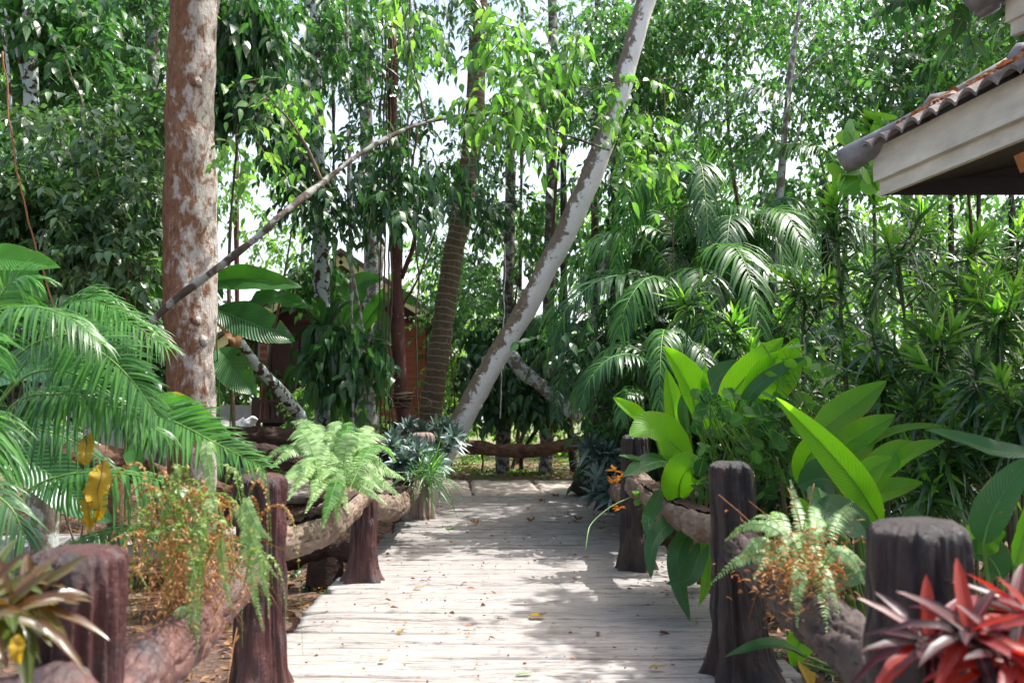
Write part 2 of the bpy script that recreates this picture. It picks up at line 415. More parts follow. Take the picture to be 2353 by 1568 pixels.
M['banana_lime'] = leaf_mat('banana_lime', G((.05, .2, .02), (.06, .24, .025), (.08, .28, .03)), .5, 2.2, .35, veins=230, vcol=(.12, .34, .06), edge=(.3, .22, .05))
M['fern'] = leaf_mat('fern', G((.15, .28, .1), (.25, .38, .17), (.36, .48, .27)), .35, 1.7, .45, ttint=(1, 1, .5))
M['fern_dry'] = leaf_mat('fern_dry', G((.2, .08, .025), (.3, .14, .05), (.42, .22, .09)), .3, 1.4, .7, ttint=(1, .8, .5))
M['rhoeo'] = leaf_mat('rhoeo', G((.06, .11, .1), (.12, .19, .18), (.2, .28, .27)), .12, 1.5, .36, spec=.5, vcol=(.14, .2, .19))
M['brom'] = leaf_mat('brom', G((.02, .006, .01), (.12, .01, .015), (.28, .03, .012)), .26, 2.6, .42, spec=.4, vcol=(.5, .12, .12), ttint=(1.1, .6, .4))
M['brom_green'] = leaf_mat('brom_green', G((.075, .035, .014), (.045, .065, .014), (.07, .1, .02)), .3, 2.0, .28, spec=.6, ttint=(1.1, .9, .3))
M['yellow'] = leaf_mat('yellow', [(.2, (.42, .26, .02)), (.8, (.58, .38, .03))], .4, 1.2, .5, veins=170, vcol=(.25, .17, .03), edge=(.16, .08, .02), ttint=(1, .9, .3))
M['dead'] = leaf_mat('dead', [(.1, (.1, .045, .02)), (.5, (.22, .11, .05)), (.9, (.36, .2, .08))], .2, 1.2, .8, ttint=(1, .8, .5))
M['twig'] = plain('twig', (.10, .075, .05), .9)
M['stem_green'] = plain('stem_green', (.09, .2, .03), .5)
M['stem_olive'] = plain('stem_olive', (.07, .09, .04), .7)
M['orange'] = plain('orange', (.75, .28, .03), .5)
M['bark_big'] = bark_mat('bark_big', (.17, .075, .04), (.42, .235, .14), (.56, .51, .46), .555, 8, (9, 9, 3), 1.5, lsharp=.06, ldet=12, lvs=(1.5, 1.5, .8), side=.13)
M['bark_grey'] = bark_mat('bark_grey', (.13, .1, .08), (.26, .22, .18), (.4, .44, .42), .5, 9, (5, 5, 1.5), .6)
M['bark_lichen'] = bark_mat('bark_lichen', (.05, .028, .022), (.11, .07, .055), (.42, .5, .47), .47, 11, (5, 5, 2), .5, lsharp=.02)
M['bark_speck'] = bark_mat('bark_speck', (.06, .045, .035), (.14, .11, .09), (.3, .31, .28), .53, 8, (5, 5, 2), .5, lsharp=.05)
M['bark_red'] = bark_mat('bark_red', (.085, .035, .03), (.16, .075, .06), (.5, .5, .46), .68, 16, (5, 5, 1.5), .5, lsharp=.02)
M['bark_white'] = bark_mat('bark_white', (.16, .12, .09), (.3, .25, .19), (.72, .71, .7), .46, 6, (5, 5, 3), .5, lsharp=.035, ldet=7, side=.26)
M['bark_palm'] = bark_mat('bark_palm', (.11, .08, .05), (.22, .17, .11), (.3, .27, .2), .66, 14, (5, 5, 2), .8, rings=9)
M['bark_dark'] = bark_mat('bark_dark', (.04, .032, .026), (.1, .08, .065), (.16, .18, .16), .62, 8, (5, 5, 2), .6)
M['leaf_skylit'] = leaf_mat('leaf_skylit', G((.03, .075, .036), (.065, .135, .065), (.11, .2, .09)), .3, 2.2, .34, ttint=(.85, 1, .4), spec=.6)  # paler copy of the mid-green leaf, with front skylight put into its colour
M['post_red'] = bark_mat('post_red', (.05, .015, .016), (.13, .04, .036), (.045, .032, .034), .56, 5, (7, 7, 1.1), 1., .36, lsharp=.09, spec=.5)
M['post_dark'] = bark_mat('post_dark', (.03, .018, .015), (.088, .052, .044), (.02, .016, .018), .52, 5, (7, 7, 1.1), 1., .45, lsharp=.1, spec=.45)
M['post_pale'] = bark_mat('post_pale', (.24, .18, .15), (.42, .33, .28), (.14, .09, .07), .6, 6, (6, 6, 1.1), .7, .8)
M['rail_pale'] = bark_mat('rail_pale', (.15, .11, .085), (.35, .285, .225), (.17, .095, .065), .58, 5, (2, 2, 2), .6, .75, lsharp=.12)
M['rail_red'] = bark_mat('rail_red', (.08, .03, .025), (.17, .075, .06), (.045, .032, .035), .58, 4, (2, 2, 2), .7, .45, lsharp=.1, spec=.5)
M['rail_dark'] = bark_mat('rail_dark', (.055, .042, .036), (.15, .115, .105), (.04, .033, .034), .6, 3.5, (2, 2, 2), .7, .6, lsharp=.12)
M['log_brown'] = bark_mat('log_brown', (.11, .055, .035), (.22, .13, .085), (.05, .03, .025), .6, 4, (1.2, 5, 5), .8, .8, lsharp=.1)
M['log_black'] = bark_mat('log_black', (.03, .018, .014), (.075, .045, .035), None, .6, 4, (1.5, 5, 5), .8, .8)
M['soil'] = plain('soil', (.05, .03, .022), .95, .6, 14, .8)

# ---- the wooden-looking cast deck
def deck_mat():
    N = NT('deck'); tc = N.n('ShaderNodeTexCoord'); ob = tc.outputs['Object']
    at_ = N.n('ShaderNodeAttribute', attribute_name='mark')
    fine = N.noise(N.mapv(ob, (1.6, 16, 8)), 3, 8, .72, .5)
    cr = N.noise(N.mapv(ob, (.9, 13, 6)), 2.3, 6, .6, .9)
    big = N.noise(ob, .9, 4, .6); blot = N.noise(ob, 5, 5, .7)
    col = N.ramp(fine, [(.3, (.15, .13, .12)), (.45, (.28, .265, .245)), (.7, (.39, .375, .355))])
    col = N.mix(N.ramp(big, [(.4, (0, 0, 0)), (.62, (.55, .55, .55))]), col, (.24, .225, .225))
    col = N.mix(N.ramp(blot, [(.5, (0, 0, 0)), (.75, (.35, .35, .35))]), col, (.3, .23, .19))
    line = N.ramp(N.math('ABSOLUTE', N.math('SUBTRACT', cr, .5)), [(.0, (1, 1, 1)), (.02, (0, 0, 0))])
    gate = N.ramp(N.noise(N.mapv(ob, (1.2, 2, 2)), 2.2, 3), [(.42, (0, 0, 0)), (.52, (1, 1, 1))])
    ln = N.math('MULTIPLY', line, gate)
    col = N.mix(N.math('MULTIPLY', ln, .9), col, (.06, .04, .035))
    col = N.mix(N.math('MULTIPLY', at_.outputs['Fac'], .9), col, (.07, .045, .036))
    p = N.n('ShaderNodeBsdfPrincipled'); N.l(col, p.inputs['Base Color']); p.inputs['Roughness'].default_value = .6
    p.inputs['Specular IOR Level'].default_value = .45
    h = N.math('SUBTRACT', N.math('MULTIPLY', fine, .5), N.math('MULTIPLY', ln, .8))
    N.l(N.bump(h, .55, .012), p.inputs['Normal']); N.l(p.outputs[0], N.out.inputs[0]); return N.m
M['deck'] = deck_mat()
M['slab'] = plain('slab', (.36, .29, .24), .8, .35, 5, .4, c2=(.52, .46, .4))
def ground_mat():
    N = NT('ground'); tc = N.n('ShaderNodeTexCoord'); ob = tc.outputs['Object']
    a = N.noise(ob, 1.2, 4); b = N.noise(ob, 30, 6, .75); v = N.n('ShaderNodeTexVoronoi'); v.inputs['Scale'].default_value = 16; N.l(ob, v.inputs['Vector'])
    col = N.ramp(b, [(.3, (.035, .02, .014)), (.55, (.11, .065, .045)), (.8, (.24, .16, .12))])
    col = N.mix(N.math('MULTIPLY', N.math('GREATER_THAN', v.outputs['Color'], .62), .5), col, (.24, .12, .07))
    far = N.n('ShaderNodeSeparateXYZ'); N.l(ob, far.inputs[0])
    f = N.ramp(N.math('MULTIPLY', far.outputs[1], .03), [(.45, (0, 0, 0)), (.6, (1, 1, 1))])
    col = N.mix(f, col, N.ramp(a, [(.4, (.2, .13, .1)), (.6, (.12, .16, .05))]))
    p = N.n('ShaderNodeBsdfPrincipled'); N.l(col, p.inputs['Base Color']); p.inputs['Roughness'].default_value = .9
    N.l(N.bump(N.math('ADD', b, v.outputs['Distance']), .9, .04), p.inputs['Normal']); N.l(p.outputs[0], N.out.inputs[0]); return N.m
M['ground'] = ground_mat()

# ---------------------------------------------------------------- ground and walkway
def gz(x, y):
    s = np.clip((y-13.6)/2.0, 0, 1); s = s*s*(3-2*s)
    return -.5+.46*s
xs = np.concatenate([np.linspace(-90, -6.2, 30), np.linspace(-6, 6, 120), np.linspace(6.2, 90, 30)])
ys = np.concatenate([np.linspace(-6, 0, 8), np.linspace(.1, 20, 190), np.linspace(20.5, 110, 60)])
X, Y = np.meshgrid(xs, ys); Z = gz(X, Y)+.05*fbm(np.stack([X, Y, 0*X], -1), .8, 3)*np.clip(1.4-np.abs(Y-15)/6*.2, .3, 1)+.018*vnoise(np.stack([X, Y, 0*X], -1), 5, 9)
far_ = np.clip((np.hypot(X, Y)-45)/60, 0, 1); Z = Z+far_*0
nx = len(xs); a = np.arange(len(ys)-1)[:, None]*nx; b = np.arange(nx-1)[None]
mb = MB().add(np.stack([X, Y, Z], -1), Q=np.stack([a+b, a+b+1, a+b+nx+1, a+b+nx], -1).reshape(-1, 4))
g = mb.build('ground', M['ground']); g['kind'] = 'structure'; g['label'] = 'brown soil strewn with dry leaf litter beneath and beside the walkway'

# deck with plank seams
y0, y1 = .8, 14.75
ysd = np.arange(y0, y1, .0095); nxd = 86
seams = [y0]; 
while seams[-1] < y1: seams.append(seams[-1]+rng.uniform(.17, .34))
seams = np.array(seams)
u = np.linspace(0, 1, nxd)
pl = np.searchsorted(seams, ysd)-1
jl = rng.normal(0, .035, len(seams)+1); jr = rng.normal(0, .03, len(seams)+1)
Yg, Ug = np.meshgrid(ysd, u, indexing='ij')
cx = -.013*Yg
xl = -1.42+.15*np.clip((Yg-8)/6, 0, 1)+jl[pl][:, None]+.012*vnoise(np.stack([Yg, 0*Yg, 0*Yg], -1), 14, 5); xr = 1.5+jr[pl][:, None]+0*Yg
Xg = xl*(1-Ug)+xr*Ug
P_ = np.stack([Xg, 0*Xg, Yg*0], -1)
Zg = .012*vnoise(np.stack([Xg, Yg*3, 0*Xg], -1), .9, 11)+.004*vnoise(np.stack([Xg*2, Yg*22, 0*Xg], -1), 1., 12)
mark = np.zeros_like(Zg)
for k, s in enumerate(seams):
    wob = s+.022*vnoise(np.stack([Xg*1.3, 0*Xg+k*7.7, 0*Xg], -1), 1.5, 21)+.006*vnoise(np.stack([Xg, 0*Xg+k*3.1, 0*Xg], -1), 9, 22)
    st = np.clip(.5+.9*vnoise(np.stack([Xg, 0*Xg+k*5.3, 0*Xg], -1), 1.1, 23), 0, 1)
    wd = .015*(.6+.8*rng.random())
    d_ = np.exp(-((Yg-wob)/wd)**2)*st
    Zg -= d_*.02; mark = np.maximum(mark, d_*1.0)
    Zg += np.exp(-((Yg-wob-.03)/.03)**2)*.004
for k in range(210):           # short checks in the surface
    s = rng.uniform(y0, y1); c = rng.uniform(-1.4, 1.4); l = rng.uniform(.12, .6)
    i0, i1 = np.searchsorted(ysd, (s-.06, s+.06))
    Xs, Ys = Xg[i0:i1], Yg[i0:i1]
    wob = s+.02*vnoise(np.stack([Xs, 0*Xs+k, 0*Xs], -1), 2.5, 31)
    d_ = np.exp(-((Ys-wob)/.009)**2)*np.clip(1-np.abs(Xs-c)/l, 0, 1)**.5
    Zg[i0:i1] -= d_*.009; mark[i0:i1] = np.maximum(mark[i0:i1], d_*.8)
m_ = len(ysd)
top = np.stack([Xg, Yg, Zg], -1)
# sides drop 16 cm
L1 = top[:, :1].copy(); L1[..., 2] -= .16; L1[..., 0] += .01; R1 = top[:, -1:].copy(); R1[..., 2] -= .16
full = np.concatenate([L1, top, R1], 1); mk = np.concatenate([np.full((m_, 1), .5), mark, np.full((m_, 1), .5)], 1)
nn_ = nxd+2; a = np.arange(m_-1)[:, None]*nn_; b = np.arange(nn_-1)[None]
mb = MB().add(full, Q=np.stack([a+b, a+b+1, a+b+nn_+1, a+b+nn_], -1).reshape(-1, 4), A=mk)
o = mb.build('walkway', M['deck']); o['kind'] = 'structure'; o['label'] = 'pale weathered cast plank footbridge deck with dark seams'
# cross path of cracked slabs at the far end
mb = MB()
sx = [-4.6, -3.1, -1.95, -.62, .55, 1.5, 2.7, 4.2]
for i in range(len(sx)-1):
    xa, xb = sx[i]+.012, sx[i+1]-.012
    n1, n2 = 24, 26
    U, V_ = np.meshgrid(np.linspace(0, 1, n1), np.linspace(0, 1, n2))
    xx = xa+(xb-xa)*U-.25*(V_-.5)*0; yy = 14.78+V_*2.9
    zz = .02+.012*fbm(np.stack([xx, yy*2, 0*xx], -1), 3, 40)-.06*((U < .02) | (U > .98) | (V_ < .02) | (V_ > .98))
    xx = xx-.2*V_+.02*vnoise(np.stack([xx*0+i, yy, 0*xx], -1), 4, 41)
    a = np.arange(n2-1)[:, None]*n1; b = np.arange(n1-1)[None]
    mb.add(np.stack([xx, yy, zz], -1), Q=np.stack([a+b, a+b+1, a+b+n1+1, a+b+n1], -1).reshape(-1, 4))
    box(mb, (xa, 14.80, -.14), (xb-.2, 17.6, -.02))
o = mb.build('cross_path', M['slab']); o['kind'] = 'structure'; o['label'] = 'pale cracked stone slabs crossing beyond the far end of the deck'

# ---------------------------------------------------------------- posts and log rails
def post(px, ytop, d, rad, mat, label, lean=0., base_z=-.03, flare=.45, seed=0, group=None, xb=None, grooves=.02, sq=1.0):
    tp = at(px, ytop, d); H = tp[2]
    bx_, by_ = tp[0]+lean, tp[1]
    na, nz = 120, 90
    t = np.linspace(0, 1, nz)
    a = np.linspace(0, 2*math.pi, na, endpoint=False)
    z = base_z+(H-base_z)*t
    rr = rad*(1+flare*np.exp(-t*7.5)+.05*np.sin(t*5+seed))
    edge = np.clip((H-z)/.05, 0, 1); rr = rr*(.86+.14*np.sqrt(1-(1-edge)**2))
    cxx = bx_+(tp[0]-bx_)*t; 
    A2, Z2 = np.meshgrid(a, z)
    Rr = np.broadcast_to(rr[:, None], A2.shape).copy()
    q = np.stack([np.cos(A2)*2.2, np.sin(A2)*2.2, Z2*.7], -1)
    gr = fbm(q, 1.8, 50+seed, 4)
    Rr = Rr*(1+.10*vnoise(q*.5, 1., 60+seed))-grooves*np.clip(-gr-.05, 0, .5)*2.4-.008*np.clip(-fbm(q*[1.6, 1.6, .8], 4.5, 55+seed, 3), 0, 1)+.012*vnoise(np.stack([np.cos(A2), np.sin(A2), Z2*3], -1), 3, 70+seed)
    fl = np.exp(-t*9)[:, None]*rad*.35*np.sin(A2*5+seed*2+np.sin(A2*2))
    Rr = Rr+fl
    V = np.stack([cxx[:, None]+Rr*np.cos(A2), by_+Rr*np.sin(A2)*sq, Z2], -1)
    # top rings
    rings = []
    for f_, dz in ((.8, .012), (.5, .018), (.2, .016)):
        ring = V[-1].copy(); c = np.array([tp[0], by_, H]); ring = c+(ring-c)*f_; ring[:, 2] = H+dz+.006*vnoise(ring, 16, 80+seed); rings.append(ring)
    V = np.concatenate([V, np.stack(rings)], 0); nz2 = nz+3
    i = np.arange(nz2-1)[:, None]*na; j = np.arange(na)[None]; j2 = (j+1) % na
    Q = np.stack([i+j, i+j2, i+na+j2, i+na+j], -1).reshape(-1, 4)
    # checks (cracks) running down from the top
    for c_ in range(7):
        ac = rng.uniform(0, 6.28); zl = rng.uniform(.12, .7); wv = .05*np.sin(z*9+c_)
        dd = np.abs((A2-ac-wv[:, None]+math.pi) % (2*math.pi)-math.pi)
        k_ = np.exp(-(dd/.06)**2)*np.clip((z-(H-zl))/.1, 0, 1)[:, None]*.014
        V[:nz, :, 0] -= k_*np.cos(A2); V[:nz, :, 1] -= k_*np.sin(A2)
    Vf = np.vstack([V.reshape(-1, 3), [tp[0], by_, H+.015]]); c0 = nz2*na
    T = np.stack([(nz2-1)*na+np.arange(na), (nz2-1)*na+(np.arange(na)+1) % na, np.full(na, c0)], -1)
    o = MB().add(Vf, T=T, Q=Q).build('bridge_post', mat, loc=(bx_, by_, 0))
    tag(o, label, 'post', group); return o
PG = 'posts along the footbridge'
post(185, 1268, 2.55, .138, M['post_red'], 'glossy maroon post nearest on the left, beside the olive bromeliad', seed=1, group=PG, flare=.25)
post(600, 1094, 4.68, .132, M['post_red'], 'maroon post between the dry trailing fern and the big green fern', seed=2, group=PG, flare=.22, lean=.02)
post(838, 1076, 7.5, .105, M['post_red'], 'flared reddish post rising behind the big green fern', seed=3, group=PG, flare=.75)
post(970, 996, 11.6, .15, M['post_pale'], 'pale bare stump post among grey-blue rosettes on the left', seed=4, group=PG, flare=.18)
post(2106, 1206, 2.45, .13, M['post_dark'], 'near dark post behind the red bromeliad', seed=5, group=PG, flare=.1, grooves=.012)
post(1674, 1066, 4.95, .132, M['post_dark'], 'dark flared post between the canna leaves and the tufted fern', seed=6, group=PG, flare=.65, lean=.05)
post(1458, 1003, 8.05, .12, M['post_dark'], 'dark post left of the upright canna clump with orange flowers', seed=7, group=PG, flare=.4)
post(1400, 985, 12.6, .15, M['post_dark'], 'farthest right post, a stump behind the silvery rosettes', seed=8, group=PG, flare=.3)

def rail(pts, rads, mat, label, trough=True, seed=0, name='log_rail', nseg=80, n=150, rough=.02, group='hollowed log rails', soil=True, bow=0.):
    P = spline(pts, n); P[:, 2] += -bow*np.sin(np.linspace(0, math.pi, n))
    r = np.interp(np.linspace(0, 1, n), np.linspace(0, 1, len(rads)), rads)
    th = thing(name, label, 'log rail', P[0], group)
    T = tangents(P); U = nrm(np.cross(T, [0, 0, 1.])); W = np.cross(U, T)
    a = np.linspace(0, 2*math.pi, nseg, endpoint=False)
    rr = np.broadcast_to(r[:, None], (n, nseg)).copy()
    D = U[:, None]*np.cos(a)[None, :, None]+W[:, None]*np.sin(a)[None, :, None]
    V = P[:, None]+D*rr[..., None]
    Vs = V.copy()
    V = V+D*((fbm(Vs, 3.2, 90+seed, 4)*rough)+.012*vnoise(Vs, 14, 95+seed))[..., None]
    Lc = np.concatenate([[0], np.cumsum(np.linalg.norm(np.diff(P, axis=0), axis=1))])
    gq = np.stack([np.broadcast_to(np.cos(a)*2.5, (n, nseg)), np.broadcast_to(np.sin(a)*2.5, (n, nseg)), np.broadcast_to(Lc[:, None]*1.6+seed*3, (n, nseg))], -1)
    gv = fbm(gq, 2.6, 120+seed, 4); V = V-D*(np.clip(.12-np.abs(gv), 0, .12)*.16+.01*np.abs(fbm(gq*[1, 1, 2.5], 1.2, 130+seed, 3)))[..., None]
    if trough:
        q = np.clip((np.sin(a)-.74)/.16, 0, 1)[None]*np.clip(np.minimum(np.linspace(0, 1, n), 1-np.linspace(0, 1, n))*7-.3, 0, 1)[:, None]
        V = V-W[:, None]*(q*rr*.4)[..., None]
    i = np.arange(n-1)[:, None]*nseg; j = np.arange(nseg)[None]; j2 = (j+1) % nseg
    Q = np.stack([i+j, i+j2, i+nseg+j2, i+nseg+j], -1).reshape(-1, 4)
    Vf = np.vstack([V.reshape(-1, 3), P[0], P[-1]]); k0 = n*nseg; jj = np.arange(nseg); jn = (jj+1) % nseg
    Tt = np.vstack([np.stack([np.full(nseg, k0), jn, jj], -1), np.stack([np.full(nseg, k0+1), (n-1)*nseg+jj, (n-1)*nseg+jn], -1)])
    MB().add(Vf, T=Tt, Q=Q).build('log', mat, th)
    if trough and soil:
        s = MB(); i0, i1 = int(n*.12), int(n*.88)
        Ps = P[i0:i1]; rs = r[i0:i1]
        v = np.linspace(-1, 1, 9)
        Vv = Ps[:, None]+U[i0:i1][:, None]*(rs[:, None]*v*.55)[..., None]+W[i0:i1][:, None]*(rs[:, None]*(.72+.1*v*0)+0)[..., None]
        Vv[..., 2] += .02*fbm(Vv, 14, 99)
        aa = np.arange(len(Ps)-1)[:, None]*9; bb = np.arange(8)[None]
        s.add(Vv, Q=np.stack([aa+bb, aa+bb+1, aa+bb+10, aa+bb+9], -1).reshape(-1, 4)); s.build('soil', M['soil'], th)
    return th
rail([(-1.75, 1.15, .56), (-1.35, 1.9, .58), (-1.16, 2.45, .6)], [.15, .17, .14], M['rail_red'], 'glossy reddish log rail filling the lower left corner', seed=1)
rail([(-1.2, 2.7, .5), (-1.24, 3.6, .53), (-1.3, 4.62, .62)], [.095, .1, .095], M['rail_red'], 'reddish log rail under the dry trailing fern', seed=2, trough=False)
rail([(-1.3, 4.75, .7), (-1.27, 6.1, .66), (-1.22, 7.45, .7)], [.12, .14, .105], M['rail_pale'], 'pale hollow log holding the big green fern', seed=3, bow=.04)
rail([(-1.22, 7.55, .62), (-1.2, 9.4, .48), (-1.14, 11.5, .6)], [.12, .17, .14], M['rail_pale'], 'pale log holding the spider plant and rosettes', seed=4, bow=.05)
rail([(2.05, 1.1, .58), (1.6, 1.8, .62), (1.12, 2.45, .62)], [.15, .15, .14], M['rail_dark'], 'dark log under the red bromeliad at lower right', seed=5)
rail([(1.1, 2.55, .6), (1.17, 3.7, .61), (1.2, 4.85, .66)], [.1, .108, .1], M['rail_dark'], 'dark log carrying the small tufted fern', seed=6, trough=False)
rail([(1.2, 5.05, .72), (1.13, 6.5, .68), (1.08, 7.95, .74)], [.1, .115, .11], M['rail_pale'], 'pale log below the glowing canna clump', seed=7)
rail([(1.09, 8.15, .6), (1.18, 10.3, .52), (1.3, 12.4, .58)], [.12, .14, .12], M['rail_pale'], 'pale log under the silvery rosettes on the right', seed=8)
rail([at(1045, 1028, 17.6), at(1110, 1030, 17.7), at(1180, 1037, 17.8), at(1250, 1030, 17.9), at(1345, 1014, 18)], [.11, .125, .115, .12, .12], M['log_brown'], 'curved brown log rail spanning beyond the far slabs', trough=False, seed=9, rough=.04)
rail([at(480, 1005, 11.5), at(640, 1012, 11.8), at(780, 1020, 12.2), at(905, 1035, 12.5)], [.14, .17, .13, .12], M['log_black'], 'blackish log behind the big green fern', trough=False, seed=10, rough=.05)
rail([at(500, 1052, 10.2), at(600, 1045, 10.2), at(720, 1075, 10.2)], [.12, .14, .1], M['log_black'], 'lower blackish log behind the maroon post', trough=False, seed=11, rough=.05)
rail([at(60, 1075, 7.5), at(220, 1050, 8), at(330, 1085, 8.6), at(520, 1130, 9.4)], [.12, .13, .12, .1], M['log_brown'], 'brown log rail behind the near palm fronds', trough=False, seed=12)
rail([at(660, 1290, 9.), at(735, 1260, 8.6), at(800, 1270, 8.2)], [.12, .1, .08], M['log_black'], 'blackish root lying in the gully left of the deck', trough=False, seed=13, rough=.05)  # same blackish tone as the logs above
# small stubs holding up the dark logs and the side rail
def stub(px, y, d, r, mat, label, h0=-.5, name='log_stub', cat='post'):
    t = at(px, y, d); o = tube(MB(), [(t[0], d, h0), (t[0], d, (h0+t[2])/2), (t[0], d, t[2])], [r*1.2, r, r*.95], 20, .02, 4, int(px), n=14).build(name, mat, loc=(t[0], d, h0))
    return tag(o, label, cat)
stub(750, 1130, 9.8, .17, M['log_black'], 'dark stump under the pale log, in the gully')
stub(530, 1040, 10.9, .12, M['log_black'], 'dark support stump near the big brown trunk')
stub(268, 1075, 8, .07, M['log_brown'], 'thin brown stake right of the yellow leaf')
stub(110, 1040, 6.5, .1, M['bark_grey'], 'grey stump behind the drooping palm fronds at left')
stub(1345, 1010, 18.1, .12, M['log_brown'], 'brown end stump of the far curved log', -.1)
mb = MB()
U, V_ = np.meshgrid(np.linspace(0, 1, 30), np.linspace(0, 1, 10))
xx = -6.4+U*3.9; yy = 8.6+V_*1.1+U*1.2; zz = .02+.012*fbm(np.stack([xx, yy*3, 0*xx], -1), 3, 44)
a = np.arange(9)[:, None]*30; b = np.arange(29)[None]
mb.add(np.stack([xx, yy, zz], -1), Q=np.stack([a+b, a+b+1, a+b+31, a+b+30], -1).reshape(-1, 4))
mb.add(np.stack([xx[0], yy[0]-.01, zz[0]], -1).tolist()+np.stack([xx[0], yy[0]-.01, zz[0]-.18], -1).tolist(), Q=[(i, 30+i, 31+i, i+1) for i in range(29)])
o = mb.build('side_path', M['deck']); o['kind'] = 'structure'; o['label'] = 'grey slab path glimpsed behind the palms at left'

# ---------------------------------------------------------------- house in the background, red siding
M['siding'] = plain('siding', (.34, .1, .045), .6, .3, 5, .1, vs=(1, 4, 4)); M['siding_dark'] = plain('siding_dark', (.075, .028, .024), .6, .25)
M['cream'] = plain('cream', (.72, .62, .3), .6, .12); M['roof_brown'] = plain('roof_brown', (.12, .085, .08), .6, .3)
M['wood_dark'] = plain('wood_dark', (.045, .026, .022), .5, .3); M['curtain'] = plain('curtain', (.7, .7, .68), .8, .1)
M['concrete'] = plain('concrete', (.3, .3, .29), .9, .25, 6, .3); M['slit'] = plain('slit', (.02, .02, .025), .3)
hd = 21.0
def hp(px, py, dd=0): return at(px, py, hd+dd)
hs = thing('house', 'small red timber house with cream gable trim behind the trees', 'house', hp(800, 990))
def siding(mb, x0, x1, z0, z1, y, step=.16):
    z = z0
    while z < z1-.01:
        zt = min(z+step, z1)
        mb.add([(x0, y-.03, z), (x1, y-.03, z), (x1, y-.005, zt), (x0, y-.005, zt), (x0, y+.02, z), (x1, y+.02, z)], Q=[(0, 1, 2, 3), (4, 5, 1, 0)])
        z = zt
wx0, wx1 = hp(598, 800)[0], hp(978, 800)[0]
zb, ztop = hp(700, 965)[2], hp(700, 700)[2]
mb = MB(); siding(mb, hp(760, 0)[0], wx1, zb, ztop-.4, hd); mb.build('wall', M['siding'], hs, smooth=False)
mb = MB(); siding(mb, wx0, wx0+.16, zb, ztop-.4, hd); mb.build('corner_wall', M['siding'], hs, smooth=False)
mb = MB(); box(mb, (wx1-.02, hd+.02, zb), (wx1+.02, hd+6, ztop-.3)); box(mb, (wx0, hd+.03, zb), (wx0+.05, hd+6, ztop-.3)); box(mb, (wx0+.16, hd+.05, zb), (hp(760, 0)[0], hd+.09, ztop-.4)); mb.build('dark_wall', M['siding_dark'], hs, smooth=False)
pk = hp(800, 610); le = hp(488, 828); re = hp(1052, 775)
mb = MB(); mb.add([(wx0, hd-.06, ztop-.42), (wx1, hd-.06, ztop-.42), (wx1, hd-.06, ztop-.3), (pk[0], hd-.06, pk[2]-.15), (wx0, hd-.06, ztop-.3)], T=[(0, 1, 2), (0, 2, 3), (0, 3, 4)]); mb.build('gable', M['siding_dark'], hs, smooth=False)
mb = MB()
for e in (le, re):
    A = np.array([pk[0], hd-.9, pk[2]]); B = np.array([e[0], hd-.9, e[2]])
    obox(mb, A, B, .05, .2, (0, 1, 0) if False else (0, 0, 1))
mb.build('fascia', M['cream'], hs, smooth=False)
mb = MB()
for e in (le, re):
    A = np.array([pk[0], 0, pk[2]+.14]); B = np.array([e[0], 0, e[2]+.14]); 
    v = [(A[0], hd-1, A[2]), (B[0], hd-1, B[2]), (B[0], hd+6, B[2]), (A[0], hd+6, A[2])]
    v2 = [(p[0], p[1], p[2]+.1) for p in v]
    mb.add(v+v2, Q=[(0, 1, 2, 3), (4, 5, 6, 7), (0, 1, 5, 4), (1, 2, 6, 5)])
mb.build('roof', M['roof_brown'], hs, smooth=False)
mb = MB(); box(mb, (wx0+.05, hd-.1+.2, -.1), (wx1-.05, hd+5.8, zb-.01)); mb.build('plinth', M['slit'], hs, smooth=False)
dr = MB(); box(dr, (hp(640, 0)[0], hd-.02, zb), (hp(700, 0)[0], hd+.03, hp(0, 760)[2])); dro = dr.build('door', M['siding_dark'], hs, smooth=False)
wn = MB(); xa, xb, za, zc = hp(608, 0)[0], hp(634, 0)[0], hp(0, 858)[2], hp(0, 785)[2]
for (q0, q1, q2, q3) in ((xa-.06, xa, za-.06, zc+.06), (xb, xb+.06, za-.06, zc+.06), (xa, xb, za-.06, za), (xa, xb, zc, zc+.06)): box(wn, (q0, hd-.05, q2), (q1, hd+.04, q3))
wno = wn.build('window', M['wood_dark'], hs, smooth=False)
cu = MB(); nn_ = 40; uu = np.linspace(0, 1, nn_); cu.add(np.concatenate([np.stack([xa+(xb-xa)*uu, hd+.0+.02*np.sin(uu*50), 0*uu+z_], -1) for z_ in (za, zc)]), Q=[(i, i+1, nn_+i+1, nn_+i) for i in range(nn_-1)]); cu.build('curtain', M['curtain'], wno)
for (a_, b_, c_, d_) in ((905, 915, 740, 800),):
    b2 = MB(); box(b2, (hp(a_, 0)[0], hd-.06, hp(0, d_)[2]), (hp(b_, 0)[0], hd+.02, hp(0, c_)[2])); b2.build('wall_slit', M['slit'], hs, smooth=False)
